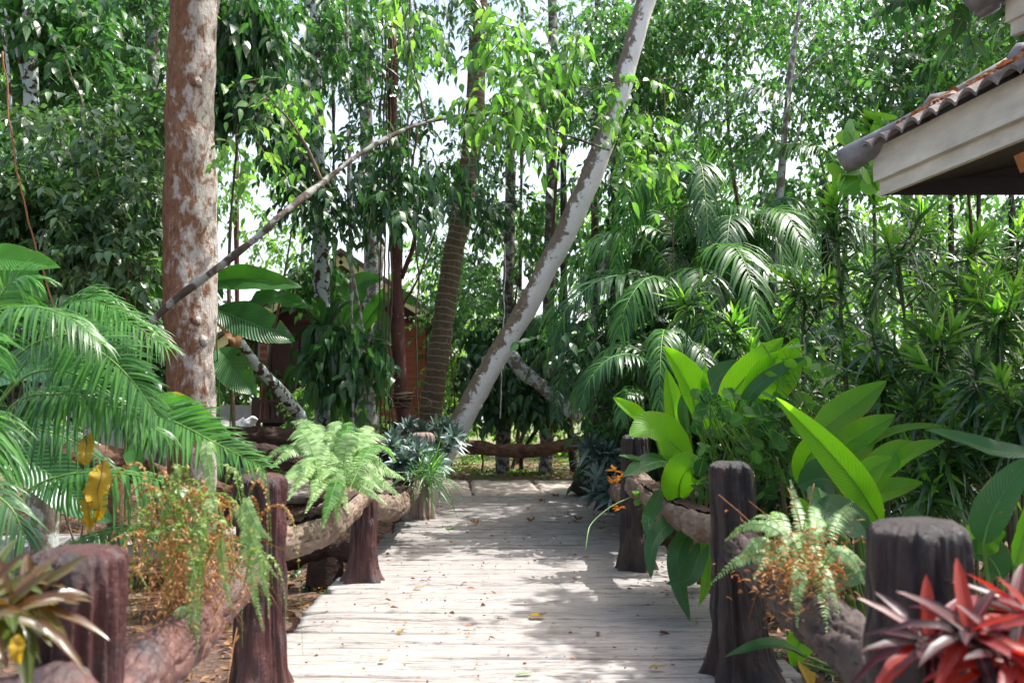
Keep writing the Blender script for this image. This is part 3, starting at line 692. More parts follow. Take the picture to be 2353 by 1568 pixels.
# porch balustrade
pt = thing('porch_bench', 'dark slatted wooden porch bench left of the house door', 'bench', at(640, 1000, 18.5))
pd = 18.6
mb = MB(); A = at(578, 912, pd); B = at(592, 985, pd); box(mb, (A[0], pd, B[2]), (B[0]+.02, pd+.12, A[2])); mb.build('end_post', M['wood_dark'], pt, smooth=False)
mb = MB(); A = at(585, 921, pd); B = at(690, 921, pd); box(mb, (A[0], pd+.01, A[2]-.03), (B[0], pd+.08, A[2]+.03)); 
A = at(585, 966, pd); box(mb, (A[0], pd+.01, A[2]-.04), (B[0], pd+.08, A[2]+.03))
for k in range(9):
    x = at(596+k*11, 0, pd)[0]; box(mb, (x, pd+.02, A[2]), (x+.045, pd+.06, at(0, 921, pd)[2]))
mb.build('backrest', M['wood_dark'], pt, smooth=False)
mb = MB(); A = at(592, 983, pd-.4); B = at(690, 988, pd-.4); box(mb, (A[0], pd-.5, A[2]-.03), (B[0], pd, A[2]+.02)); mb.build('seat', M['wood_dark'], pt, smooth=False)
for xq in (600, 680):
    mb = MB(); A = at(xq, 984, pd-.4); box(mb, (A[0], pd-.45, -.05), (A[0]+.07, pd-.38, A[2]-.03)); mb.build('leg', M['wood_dark'], pt, smooth=False)
wl = MB(); A = at(498, 930, 20); B = at(592, 985, 20); box(wl, (A[0]-3.2, 20, -.1), (B[0], 20.15, A[2])); wl.build('block_wall', M['concrete'], loc=(A[0], 20, 0), smooth=False); tag(bpy.data.objects['block_wall'], 'low grey concrete wall left of the dark bench', 'wall')
M['sack'] = plain('sack', (.72, .73, .74), .6, .15, 12, .5)
def sack(pts, rads, label, seed, mat='sack', name='sack', cat='sack'):
    o = tube(MB(), pts, rads, 18, .07, 3.5, seed, n=20).build(name, M[mat], loc=pts[0]); tag(o, label, cat)
sack([at(510, 990, 15.5), at(540, 985, 15.5), at(565, 968, 15.6)], [.1, .13, .1], 'crumpled grey-white sack lying on the ground by the low wall', 1)
sack([at(570, 995, 15.2), at(575, 975, 15.2), at(585, 958, 15.2)], [.09, .1, .06], 'white plastic sack standing upright by the low wall', 2)
o = tube(MB(), [at(500, 1000, 14.6), at(500, 975, 14.6)], [.11, .12], 20, n=4).build('bucket', M['concrete'], loc=at(500, 1000, 14.6)); tag(o, 'small grey cement tub beside the sacks', 'bucket')

# ---------------------------------------------------------------- near roof at the right
M['tile'] = plain('tile', (.12, .095, .085), .7, .45, 9, .4, c2=(.27, .23, .21)); M['cap'] = plain('cap', (.11, .115, .12), .45, .3, 7, .3, c2=(.24, .24, .24))
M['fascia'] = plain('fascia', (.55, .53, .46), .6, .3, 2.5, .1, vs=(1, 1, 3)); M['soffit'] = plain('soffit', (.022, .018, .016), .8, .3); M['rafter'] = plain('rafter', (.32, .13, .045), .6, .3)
pav = thing('pavilion', 'near pavilion roof corner with scalloped tiles, dark ridge caps and cream fascia', 'pavilion', (4.2, 4.2, -.4))
C0 = at(1985, 338, 6.0); zc = C0[2]
E1 = np.array([2.95, 2.4, zc])   # eave facing the walkway runs from C0 towards the camera
dE = nrm(E1-C0); C1 = C0+dE*4.2
dB = np.array([1, 0, 0.])        # other eave to the right
inn = nrm(np.cross(dE, [0, 0, 1.])); inn = inn if inn[0] > 0 else -inn
slope = .62
# hip direction: bisector in plan
hipd = nrm(nrm(dE)+dB*1.0); hipd = np.array([hipd[0], hipd[1], 0]); 
hipd3 = hipd+np.array([0, 0, slope*abs(np.dot(hipd, inn))])
# corrugated tile sheet, waves along the eave
mb = MB(); pitch_w = .17; nE = 25*12; s = np.linspace(0, 4.2, nE); rws = 8
tt = []
for r_ in range(rws):
    for f_, lift in ((0, .028), (1, 0.)):
        tt.append((r_*.3+f_*.3-(0.05 if r_ == 0 and f_ == 0 else 0), lift))
Vv = []
for (tq, lf) in tt:
    p = C0[None]+dE[None]*s[:, None]+inn[None]*tq+np.array([0, 0, 1.])*(slope*tq+lf-.045)
    wv_ = np.abs(np.sin(s/pitch_w*math.pi))**.8*.06
    p = p.copy(); p[:, 2] += wv_
    # clip to the hip
    lim = np.dot(hipd, dE); 
    smin = tq*(np.dot(hipd, dE)/max(np.dot(hipd, inn), 1e-3))
    k = s < smin
    p[k] = (C0+dE*smin+inn*tq+np.array([0, 0, slope*tq+lf-.045]))
    Vv.append(p)
Vv = np.array(Vv); a = np.arange(len(tt)-1)[:, None]*nE; b = np.arange(nE-1)[None]
mb.add(Vv, Q=np.stack([a+b, a+b+1, a+b+nE+1, a+b+nE], -1).reshape(-1, 4))
Vd = np.concatenate([Vv[:1], Vv[:1]-np.array([0, 0, .022])]); mb.add(Vd, Q=np.stack([b, b+1, b+nE+1, b+nE], -1).reshape(-1, 4))
# other slope (faces away), plain corrugation
s2 = np.linspace(0, 4, 160); V2 = []
inn2 = np.array([0, -1., 0])
for tq in np.linspace(0, 2.2, 8):
    sm = tq*(np.dot(hipd, dB)/max(np.dot(hipd, inn2), 1e-3)); q = np.maximum(s2, sm)
    p = C0[None]+dB[None]*q[:, None]+inn2*tq+np.array([0, 0, slope*tq-.045]); p[:, 2] += np.abs(np.sin(q/pitch_w*math.pi))*.05; V2.append(p)
V2 = np.array(V2); a = np.arange(7)[:, None]*160; b2_ = np.arange(159)[None]
mb.add(V2, Q=np.stack([a+b2_, a+b2_+1, a+b2_+161, a+b2_+160], -1).reshape(-1, 4))
mb.build('roof_tiles', M['tile'], pav)
hp0 = C0+np.array([-.06, .06, -.05])
for k in range(5):
    A = hp0+hipd3*(k*.5); B = hp0+hipd3*((k+1)*.5+.03)
    mb = MB(); up_ = np.array([0, 0, .035*1.0])
    tube(mb, [A-hipd3*.02, A+hipd3*.01, A+hipd3*.05, A+hipd3*.09, A+hipd3*.14, (A+B)/2, B], [.06, .078, .098, .08, .058, .056, .054], 22, .004, 9, k)
    if k == 0: mb = MB(); tube(mb, [A+(B-A)*q for q in (-.12, 0, .2, .6, 1)], [.085, .09, .08, .066, .056], 24, .004, 8, 3)
    mb.build('ridge_cap', M['cap'], pav)
mb = MB(); f0 = C0+np.array([.015, .0, 0])+inn*.06
for (dz, hh, ins) in ((-.125, .22, 0.), (-.275, .11, .045)):
    A = f0+inn*ins+np.array([0, 0, dz]); obox(mb, A-dE*.0, A+dE*4.1, .035, hh)
    
mb.build('fascia', M['fascia'], pav, smooth=False)
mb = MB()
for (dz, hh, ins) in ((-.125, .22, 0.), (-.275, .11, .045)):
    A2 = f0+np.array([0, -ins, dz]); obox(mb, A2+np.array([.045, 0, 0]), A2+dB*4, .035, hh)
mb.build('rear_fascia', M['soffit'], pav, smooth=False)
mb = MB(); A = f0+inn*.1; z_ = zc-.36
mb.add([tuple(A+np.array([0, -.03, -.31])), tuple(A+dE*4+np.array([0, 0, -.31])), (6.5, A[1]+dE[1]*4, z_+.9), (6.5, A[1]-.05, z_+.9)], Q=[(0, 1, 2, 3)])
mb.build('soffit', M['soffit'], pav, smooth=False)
mb = MB()
A = f0+inn*.12+dE*2.0; obox(mb, A+np.array([0, 0, -.42]), A+np.array([1.6, .1, .15]), .07, .1)
A = f0+inn*.12+dE*1.2; obox(mb, A+np.array([0, 0, -.42]), A+np.array([1.6, .1, .15]), .07, .1)
mb.build('rafter', M['rafter'], pav, smooth=False)
mb = MB(); tube(mb, [(4.2, 4.2, -.5), (4.2, 4.2, zc-.1)], [.09, .08], 16, .01, 4, n=10); mb.build('post', M['post_dark'], pav)
# upper tier corner
up = thing('upper_roof', 'corner of a higher roof tier with dark cap at the top right edge', 'roof', at(2300, 0, 5.0)+np.array([.5, 0, 0]))
A = at(2238, -8, 4.9); B = at(2420, -150, 4.4)
mb = MB(); tube(mb, [A, A*.6+B*.4, B], [.1, .085, .08], 20, .004, 8, 4, n=10); tube(mb, [at(2275, 30, 4.9), at(2268, 5, 4.9), at(2290, -50, 4.9)], [.05, .09, .1], 14, .01, 6, n=8); mb.build('ridge_cap', M['cap'], up)
mb = MB()
obox(mb, at(2318, 10, 4.85), at(2600, -140, 3.9), .04, .2); obox(mb, at(2330, 58, 4.85), at(2600, -60, 3.9), .04, .12); mb.build('fascia', M['fascia'], up, smooth=False)
# dry leaves caught behind the scalloped tile ends
n = 420; sx_ = rng.uniform(.25, 3.2, n); tq = rng.uniform(.02, .3, n)*rng.uniform(.3, 1, n)
P0 = C0+dE*sx_[:, None]+inn*(tq+.03)[:, None]+np.array([0, 0, 1.])*(slope*tq+.03+rng.uniform(0, .03, n))[:, None]
mb = blades(MB(), P0, rdir(n, -.2, .4), rdir(n, .3, 1), rng.uniform(.04, .09, n), rng.uniform(.01, .022, n), .3, 'leaf', .3)
M['dead_red'] = leaf_mat('dead_red', [(.1, (.12, .045, .025)), (.5, (.24, .09, .045)), (.9, (.3, .15, .08))], .2, 1.2, .7, ttint=(1, .7, .5))
o = mb.build('roof_leaf_litter', M['dead_red']); tag(o, 'rust-coloured dry leaves caught on the near roof tiles', 'leaf litter', kind='stuff')
# ================================================================= trees
def trunk_to(pts, d=None): return pts3(pts, d)
def tree(name, label, pts, r, bark, crown=None, cat='tree', seg=14, rough=.02, rs=5, n=40, seed=0, lean_ground=True, branches=(), crown_mats=None, group=None, knots=0, stretch=2.2):
    P = pts3(pts)
    if lean_ground:
        d0 = P[0]-P[1]; zt = float(gz(P[0][0], P[0][1]))-.1
        if P[0][2] > zt:
            k = (P[0][2]-zt)/max(.2, abs(d0[2])); k = min(k, 3)
            P = np.vstack([[P[0][0]+d0[0]*k*.5, P[0][1], zt], P])
    t = thing(name, label, cat, P[0], group)
    mb = tube(MB(), spline(P, n), r, seg, rough, rs, seed, stretch=stretch)
    for _ in range(knots):
        i = rng.uniform(.2, .95); c = spline(P, 60)[int(i*59)]; rr = np.interp(i, np.linspace(0, 1, len(r)), r)
        a = rng.uniform(-1.2, 1.2)+(0 if rng.random() < .7 else 3.1); dv = np.array([math.cos(a), -abs(math.sin(a))-.2, 0]); dv = dv/np.linalg.norm(dv)
        tube(mb, [c+dv*rr*.6, c+dv*(rr*1.05), c+dv*(rr*1.18)], [rr*.32, rr*.22, rr*.06], 10, rr*.1, 20, int(i*99), n=6)
    mb.build('trunk', bark, t)
    for br in branches:
        pb, rb = br[0], br[1]
        tube(MB(), pts3(pb), rb, 7, .006, 14, 5, n=24).build('branch', bark, t)
    if crown:
        mb = MB()
        for c in crown: 
            reg, kw = c[:7], c[7]
            Cc = region(*reg[:6], reg[6]); kw = dict(kw); rad = kw.pop('rad', .5)
            foliage(mb, Cc, rad, **kw)
        mb.build('crown', crown_mats or [M['leaf_mid'], M['twig']], t)
    return t
LK = dict(twigs=16, per=8, L=.13, W=.031, tw=.42, droop=.4, prof='leaf')
def K(**k): d = dict(LK); d.update(k); return d

tree('big_tree', 'thick reddish tree trunk with flaking bark and white lichen patches', [(442, 1290, 8.5), (440, 1000, 8.5), (437, 500, 8.5), (444, 0, 8.5), (446, -300, 8.5)], [.25, .225, .222, .225, .235, .22], M['bark_big'], seg=40, n=140, rough=.03, rs=3.5, seed=3, knots=7, stretch=1.6,
     crown=[(250, 900, -420, -120, 7.5, 10, 14, K(rad=.8))])
tree('slender_tree', 'slim grey trunk just left of the thick reddish one', [(372, 1100, 13), (366, 600, 13), (352, 200, 13), (345, -120, 13)], [.13, .11, .1, .1], M['bark_grey'], seed=4,
     crown=[(180, 420, -60, 250, 12.5, 15, 26, K(rad=.6, L=.11))])
tree('lichen_tree', 'mossy trunk with white patches at the far left', [(90, 1000, 11), (75, 400, 11), (68, 100, 11), (60, -120, 11)], [.12, .1, .09, .09], M['bark_lichen'], seed=5,
     crown=[(-120, 330, -80, 330, 10.5, 13, 30, K(rad=.55, L=.17, W=.045))], branches=[([(70, 250, 11), (40, 120, 10.9), (10, 20, 10.8)], [.03, .015]), ([(30, 420, 10.6), (22, 200, 10.6), (5, 60, 10.5)], [.025, .015])])
tree('host_tree', 'white-blotched trunk carrying the strap-leaved nest fern', [(742, 1150, 13), (742, 1000, 13), (738, 600, 13.1), (728, 300, 13.2), (718, -100, 13.2)], [.15, .135, .12, .105, .1], M['bark_lichen'], seg=20, seed=6,
     crown=[(560, 820, -60, 280, 12, 15, 12, K(rad=.5, twigs=13, hang=.8, L=.14, droop=.6))], crown_mats=[M['leaf_dark'], M['twig']])
tree('paired_tree', 'grey forked trunk right of the nest fern', [(800, 1060, 16.5), (822, 960, 16.5), (850, 850, 16.5), (855, 600, 16.4), (838, 200, 16.4), (830, -100, 16.4)], [.19, .17, .17, .15, .12, .1], M['bark_grey'], seg=18, seed=7,
     branches=[([(850, 1040, 16.4), (852, 900, 16.4), (862, 700, 16.4), (872, 560, 16.4)], [.16, .13, .09])],
     crown=[(740, 960, -60, 240, 15, 18, 12, K(rad=.6, hang=.7))])
tree('dark_red_tree', 'dark reddish trunk wrapped with hanging vines and rope coils', [(925, 1090, 13.2), (930, 1000, 13.2), (915, 800, 13.2), (908, 500, 13.2), (900, 100, 13.2), (898, -100, 13.2)], [.14, .125, .105, .09, .075, .07], M['bark_red'], seg=18, seed=8,
     branches=[([(922, 640, 13.2), (950, 560, 13.1), (955, 480, 13.1), (945, 400, 13), (960, 300, 13)], [.035, .03, .025, .015]), ([(925, 700, 13.2), (960, 640, 13.2), (990, 560, 13.3), (1010, 500, 13.3)], [.02, .015, .01])],
     crown=[(860, 1080, 300, 500, 11.8, 13.6, 11, K(rad=.42, twigs=11, L=.15, W=.04, hang=.9, droop=.7)), (850, 1100, -40, 330, 12, 14.5, 13, K(rad=.5, hang=.7, twigs=13))], crown_mats=[M['leaf_dark'], M['twig']])
tree('ringed_palm', 'ringed brown palm trunk curving up beside the red house', [(975, 1080, 14.5), (988, 950, 14.5), (1010, 800, 14.5), (1038, 600, 14.5), (1068, 450, 14.5), (1090, 250, 14.5), (1100, 0, 14.5), (1104, -200, 14.5)], [.24, .2, .18, .165, .16, .15, .14, .14], M['bark_palm'], seg=24, n=90, rough=.012, rs=9, seed=9, stretch=1, cat='palm tree')
tree('leaning_tree', 'leaning trunk blotched with white lichen, crossing the middle', [(985, 1110, 13), (1040, 1000, 13), (1110, 875, 13), (1210, 705, 13), (1320, 490, 13), (1395, 310, 13), (1440, 150, 13), (1490, -20, 13), (1530, -190, 13)], [.19, .18, .165, .16, .155, .15, .145, .14, .13], M['bark_white'], seg=32, n=120, rough=.022, rs=4, seed=10, knots=3,
     crown=[(1150, 1650, -50, 110, 14, 16, 14, K(rad=.6))], crown_mats=[M['leaf_mid'], M['twig']])
tree('speckled_tree', 'pale grey trunk standing right of the leaning one, behind the far log', [(1252, 1092, 19.5), (1258, 900, 19.5), (1262, 600, 19.5), (1270, 200, 19.5), (1268, -100, 19.5)], [.16, .14, .13, .12, .1], M['bark_speck'], seg=16, seed=11,
     crown=[(1130, 1420, -40, 300, 18, 21, 12, K(rad=.8, twigs=16, L=.15))])
tree('slim_tree', 'slim dark trunk right of the pale grey one', [(1318, 1080, 20.5), (1300, 850, 20.5), (1294, 500, 20.5), (1298, 100, 20.5)], [.1, .09, .08, .07], M['bark_dark'], seed=12)
tree('spotted_tree', 'thin white-spotted trunk between the leaning one and the palms', [(1360, 1020, 19), (1366, 700, 19), (1366, 400, 19), (1372, 100, 19), (1374, -100, 19)], [.1, .09, .085, .08, .07], M['bark_speck'], seed=13,
     crown=[(1420, 1660, -60, 240, 15, 18, 30, K(rad=.65))], branches=[([(1366, 640, 17), (1420, 560, 16.8), (1490, 520, 16.6)], [.05, .02])])
tree('spotted_tree', 'second thin white-spotted trunk, just left of the fan-like palm fronds', [(1405, 1000, 18.6), (1410, 700, 18.6), (1411, 400, 18.6), (1414, 200, 18.6), (1416, -100, 18.6)], [.09, .085, .08, .075, .07], M['bark_speck'], seed=14,
     crown=[(1330, 1520, 120, 420, 15.5, 17.5, 26, K(rad=.5, twigs=10, L=.12))])
tree('young_tree', 'thin grey forked trunk rising behind the palm at right of centre', [(1770, 900, 11.5), (1778, 620, 11.5), (1795, 400, 11.5), (1812, 200, 11.5), (1838, 0, 11.5), (1850, -120, 11.5)], [.05, .045, .042, .036, .03, .03], M['bark_grey'], seed=15,
     branches=[([(1795, 360, 11.5), (1830, 320, 11.4), (1845, 250, 11.3)], [.022, .012]), ([(1815, 190, 11.5), (1900, 120, 11.2), (1990, 80, 11)], [.018, .008])],
     crown=[(1680, 2080, -60, 300, 12, 14, 34, K(rad=.5, L=.1, W=.026, twigs=14))])
tree('stump_trunk', 'grey trunk directly behind the middle of the far log', [(1155, 1090, 20), (1157, 950, 20), (1165, 780, 20), (1170, 500, 20), (1176, 200, 20)], [.19, .165, .15, .12, .1], M['bark_speck'], seed=16,
     crown=[(1060, 1250, 240, 560, 18, 21, 15, K(rad=.7, twigs=14, L=.15, W=.04, hang=.8))], crown_mats=[M['leaf_dark'], M['twig']])
tree('pale_sapling', 'thin whitish sapling between the ringed palm and the leaning trunk', [(1008, 1040, 15.6), (1015, 880, 15.6), (1024, 740, 15.6), (1040, 560, 15.6)], [.04, .035, .03, .02], M['bark_white'], seg=8, seed=17, crown=[(1000, 1120, 520, 760, 15, 17, 16, K(rad=.4, twigs=10, L=.1))])
mb = tube(MB(), pts3([(1160, 800, 18.6), (1200, 850, 18.4), (1255, 895, 18.2), (1330, 960, 18)]), [.14, .15, .14, .12], 18, .03, 4, 18, n=40)
tag(mb.build('dead_tree', M['bark_grey'], loc=at(1330, 960, 18)), 'grey slanted dead trunk leaning behind the far log', 'dead tree')
mb = tube(MB(), pts3([(520, 735, 11.2), (560, 800, 11.4), (600, 850, 11.6), (650, 905, 11.8), (700, 970, 12.2), (730, 1020, 12.6)]), [.05, .065, .07, .08, .085, .08], 18, .008, 6, 19, n=60)
tag(mb.build('slanted_tree', M['bark_lichen'], loc=at(730, 1020, 12.6)), 'mottled slim trunk slanting from the banana leaves down to the nest-fern tree', 'tree')
# the long arching limb
t = thing('arching_limb', 'long bare grey limb arching across the thick reddish trunk to the bright leaves', 'branch', at(330, 760, 7.8))
mb = tube(MB(), pts3([(200, 860, 8.0), (330, 755, 7.8), (400, 690, 7.75), (500, 615, 7.7), (590, 545, 7.7), (650, 490, 7.8), (740, 420, 8.2), (840, 345, 8.6), (950, 290, 9), (1060, 266, 9.4), (1170, 262, 9.8), (1270, 300, 10.1), (1400, 345, 10.4)]), [.036, .035, .034, .033, .031, .029, .027, .024, .02, .018, .016, .013, .011], 14, .008, 5, 20, n=120)
mb.build('wood', M['bark_speck'], t)
for pb, rb in (([(980, 282, 9.1), (960, 200, 9.1), (940, 100, 9), (925, 20, 9)], [.012, .006]), ([(740, 420, 8.2), (700, 330, 8.2), (640, 250, 8.3), (560, 220, 8.5)], [.02, .012, .008]), ([(1270, 300, 10.1), (1350, 210, 10.2), (1430, 190, 10.3), (1540, 180, 10.4)], [.008, .004]), ([(1060, 266, 9.4), (1100, 160, 9.4), (1180, 60, 9.4)], [.01, .004]), ([(1060, 266, 9.4), (1130, 330, 9.5), (1220, 350, 9.5)], [.01, .004])):
    tube(MB(), pts3(pb), rb, 7, .003, 14, 6, n=20).build('branch', M['twig'], t)
mb = MB()
for reg, n_, kw in (((1100, 1360, 60, 310, 9.2, 10.3), 20, K(rad=.2, twigs=4, per=7, L=.13, W=.036, hang=.5, droop=.55)), ((1370, 1580, 130, 400, 9.8, 10.5), 12, K(rad=.14, twigs=4, per=6, L=.13, W=.036, hang=.5, droop=.5)),
                    ((900, 1200, 0, 250, 8.8, 10), 13, K(rad=.22, twigs=4, per=7, L=.125, W=.035, hang=.6, droop=.6)), ((560, 760, 200, 330, 7.8, 8.4), 8, K(rad=.2, twigs=4, per=6, L=.11, hang=.6))):
    foliage(mb, region(*reg, n_), **kw)
mb.build('crown', [M['leaf_light'], M['twig']], t)

# understorey shrubs and the walls of leaves behind: each a shrub or tree of its own
def shrub(name, label, reg, n_, kw, mats, stems=4, cat='shrub', bark='twig', sr=.015, stem_h=None):
    x0, x1, y0, y1, d0, d1 = reg
    Cc = region(*reg, n_)
    b = at((x0+x1)/2, 935, (d0+d1)/2 if d1 < 13.5 else max((d0+d1)/2, 20.5)); b[2] = float(gz(b[0], b[1]))-.05
    t = thing(name, label, cat, b)
    kw = dict(kw); rad = kw.pop('rad', .4)
    mb = foliage(MB(), Cc, rad, **kw); mb.build('foliage', mats, t)
    mb = MB()
    if (d0+d1)/2 > 9.6: stems = 1
    for i in range(stems):
        c = Cc[rng.integers(len(Cc))]; s0 = b+np.array([rng.normal(0, .12), rng.normal(0, .1), 0]); q1 = s0*.65+c*.35+rng.normal(0, .15, 3); q2 = s0*.3+c*.7+rng.normal(0, .15, 3)
        tube(mb, [s0, q1, q2, c], [sr, sr*.8, sr*.35], 6, .006, 6, i, n=24)
    mb.build('stem', M[bark], t); return t
LM = lambda a: [M[a], M['twig']]
shrub('broadleaf_shrub', 'dull green leafy shrub filling the left side above the palm', (0, 370, 260, 480, 8.8, 10.5), 38, K(rad=.42, twigs=13, L=.115, W=.031, hang=.3), LM('leaf_skylit'))
shrub('broadleaf_shrub', 'lower leafy shrub between the near palm and the thick trunk', (60, 380, 480, 720, 8.8, 10.2), 34, K(rad=.4, twigs=13, L=.115, W=.031, hang=.35), LM('leaf_skylit'))
shrub('dark_shrub', 'dark glossy shrub at the extreme left edge', (-160, 90, 330, 620, 8.8, 10), 26, K(rad=.4, twigs=12, L=.14, W=.04), LM('leaf_mid'))
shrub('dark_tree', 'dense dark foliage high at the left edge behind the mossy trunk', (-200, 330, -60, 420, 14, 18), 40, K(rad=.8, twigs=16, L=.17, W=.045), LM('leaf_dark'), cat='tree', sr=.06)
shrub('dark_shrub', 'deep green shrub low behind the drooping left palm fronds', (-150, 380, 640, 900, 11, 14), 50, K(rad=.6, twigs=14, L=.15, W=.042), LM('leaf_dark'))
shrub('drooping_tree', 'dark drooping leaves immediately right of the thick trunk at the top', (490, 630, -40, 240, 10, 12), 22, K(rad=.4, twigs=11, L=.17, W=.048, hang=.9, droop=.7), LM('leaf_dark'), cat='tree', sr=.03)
shrub('airy_tree', 'sunlit yellow-green foliage behind the arching limb, right of the thick trunk', (490, 700, 260, 600, 17, 22), 20, K(rad=.6, twigs=9, L=.13, W=.036), LM('leaf_light'), cat='tree', sr=.04)
shrub('hanging_vines', 'curtain of mid-green leaves between the nest-fern tree and dark red trunk', (660, 880, 300, 560, 11.5, 13.5), 13, K(rad=.3, twigs=10, L=.13, W=.036, hang=1., droop=.6), LM('leaf_dark'), cat='vine')
shrub('gap_shrub', 'dark green shrub with drooping leaves behind the base of the leaning trunk', (1090, 1290, 730, 960, 18.6, 20.5), 34, K(rad=.5, twigs=13, L=.2, W=.06, hang=.7, droop=.6), LM('leaf_dark'), bark='bark_dark', sr=.05, stems=8)
shrub('gap_tree', 'mid-green leaves filling the space over the slanted dead trunk', (1040, 1330, 480, 760, 19.5, 23), 24, K(rad=.7, twigs=13, L=.17, W=.05, hang=.7, droop=.6), LM('leaf_mid'), cat='tree', sr=.05)
shrub('vine_curtain', 'leafy vines hanging across the red house gable', (640, 820, 590, 670, 13.5, 15), 7, K(rad=.3, twigs=10, L=.13, W=.038, hang=1., droop=.6), LM('leaf_mid'), cat='vine')
shrub('sparse_tree', 'twiggy branches in front of the cream gable trim, right of the dark red trunk', (1000, 1060, 560, 680, 15, 17), 4, K(rad=.3, twigs=8, L=.11), LM('leaf_mid'), cat='tree')
shrub('feathery_shrub', 'bright feathery shrub in front of the red house wall', (690, 820, 850, 980, 15, 17), 30, K(rad=.28, twigs=14, per=10, L=.06, W=.02, tw=.3), LM('leaf_light'))
shrub('feathery_shrub', 'small bright shrub below the forked grey trunk', (800, 870, 900, 1000, 17, 18.5), 12, K(rad=.28, twigs=12, per=10, L=.06, W=.02, tw=.3), LM('leaf_light'))
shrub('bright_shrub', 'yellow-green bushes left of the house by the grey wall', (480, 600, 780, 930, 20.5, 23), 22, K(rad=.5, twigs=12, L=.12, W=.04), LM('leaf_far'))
shrub('canopy_tree', 'leafy canopy at top right left of the pavilion roof', (1620, 1960, -60, 200, 14, 17), 32, K(rad=.6, twigs=13, L=.12, W=.032), LM('leaf_mid'), cat='tree', sr=.05)
shrub('canopy_tree', 'leafy canopy directly above the pavilion ridge', (1980, 2500, -60, 330, 11, 15), 56, K(rad=.55, twigs=12, L=.16, W=.038), LM('leaf_mid'), cat='tree', sr=.05)
shrub('canopy_tree', 'airy crown over the leaning trunk at top centre', (1080, 1420, -60, 200, 14, 18), 13, K(rad=.6, twigs=13, L=.13, W=.035, hang=.7), LM('leaf_mid'), cat='tree', sr=.05)
shrub('backing_tree', 'shaded leaf wall right of the leaning trunk behind the palms', (1380, 1800, 300, 700, 18, 23), 60, K(rad=.8, twigs=13, L=.21, W=.055), LM('leaf_mid'), cat='tree', sr=.06)
shrub('backing_tree', 'shaded leaf wall behind the strappy shrubs on the right', (1800, 2450, 380, 760, 15, 19), 64, K(rad=.7, twigs=14, L=.14, W=.04), LM('leaf_mid'), cat='tree', sr=.06)
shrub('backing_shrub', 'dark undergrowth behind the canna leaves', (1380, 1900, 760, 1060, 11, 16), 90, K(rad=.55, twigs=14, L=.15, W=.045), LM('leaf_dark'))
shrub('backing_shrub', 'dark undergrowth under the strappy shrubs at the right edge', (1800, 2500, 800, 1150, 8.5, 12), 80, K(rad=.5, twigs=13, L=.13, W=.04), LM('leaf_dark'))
shrub('glossy_shrub', 'small glossy shrub behind the farthest right post', (1425, 1560, 900, 985, 10.5, 11.5), 12, K(rad=.22, twigs=8, L=.13, W=.05), LM('leaf_mid'))
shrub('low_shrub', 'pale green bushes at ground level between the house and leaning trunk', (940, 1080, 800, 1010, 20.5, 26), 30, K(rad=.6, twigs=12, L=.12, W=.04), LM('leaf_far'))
for i, (x0, x1, y0, y1, d, lab) in enumerate([(1500, 1640, 60, 330, 19, 'trunk behind the high palm frond'), (1990, 2010, 250, 900, 16, ''), ]): pass
for (x, xt, d, r_, bk, lab) in [(2190, 2180, 13.5, .05, 'bark_dark', 'dark thin trunk under the pavilion eave, nearest its corner'), (2246, 2250, 12.5, .045, 'bark_dark', 'thin dark trunk below the pavilion soffit toward the right edge'),
                    (2100, 2080, 19, .14, 'bark_dark', 'stout shadowy trunk above the pavilion ridge'), (1500, 1490, 21, .12, 'bark_dark', 'shadowy trunk between the spotted trunks and the palm fronds'),
                    (1545, 1560, 23, .1, 'bark_red', 'faint reddish trunk behind the high palm frond'), (1935, 1945, 21, .09, 'bark_dark', 'faint trunk left of the pavilion corner'),
                    (545, 543, 21, .07, 'bark_red', 'thin reddish trunk right of the thick one'), (180, 176, 16, .08, 'bark_red', 'thin reddish trunk among the left foliage'),
                    (690, 700, 24, .08, 'bark_grey', 'faint pale trunk behind the arching limb'), (1190, 1200, 23, .06, 'bark_dark', 'dark spindly trunk behind the drooping dark shrub'), (2330, 2320, 16, .06, 'bark_dark', 'thin trunk at the extreme right edge'), (770, 765, 14.5, .035, 'bark_dark', 'very thin dark sapling right of the nest fern tree'), (812, 800, 12.4, .03, 'bark_grey', 'thin sapling rising through the nest fern leaves')]:
    tree('background_tree', lab, [(x, 1040, d), ((x+xt)/2, 600, d), (xt, 200, d), (xt+rng.uniform(-10, 10), -120, d)], [r_, r_*.85, r_*.75, r_*.65], M[bk], seg=10, seed=int(x), crown=[(xt-110, xt+110, -60, 200, d-1, d+1, 10, K(rad=.6, twigs=10))])
shrub('overhanging_tree', 'leafy boughs overhanging the pavilion at the top right corner', (2190, 2460, -420, -70, 6.4, 8.0), 36, K(rad=.5, twigs=14, L=.17, W=.05, hang=.2), LM('leaf_mid'), cat='tree', sr=.03, stems=2)
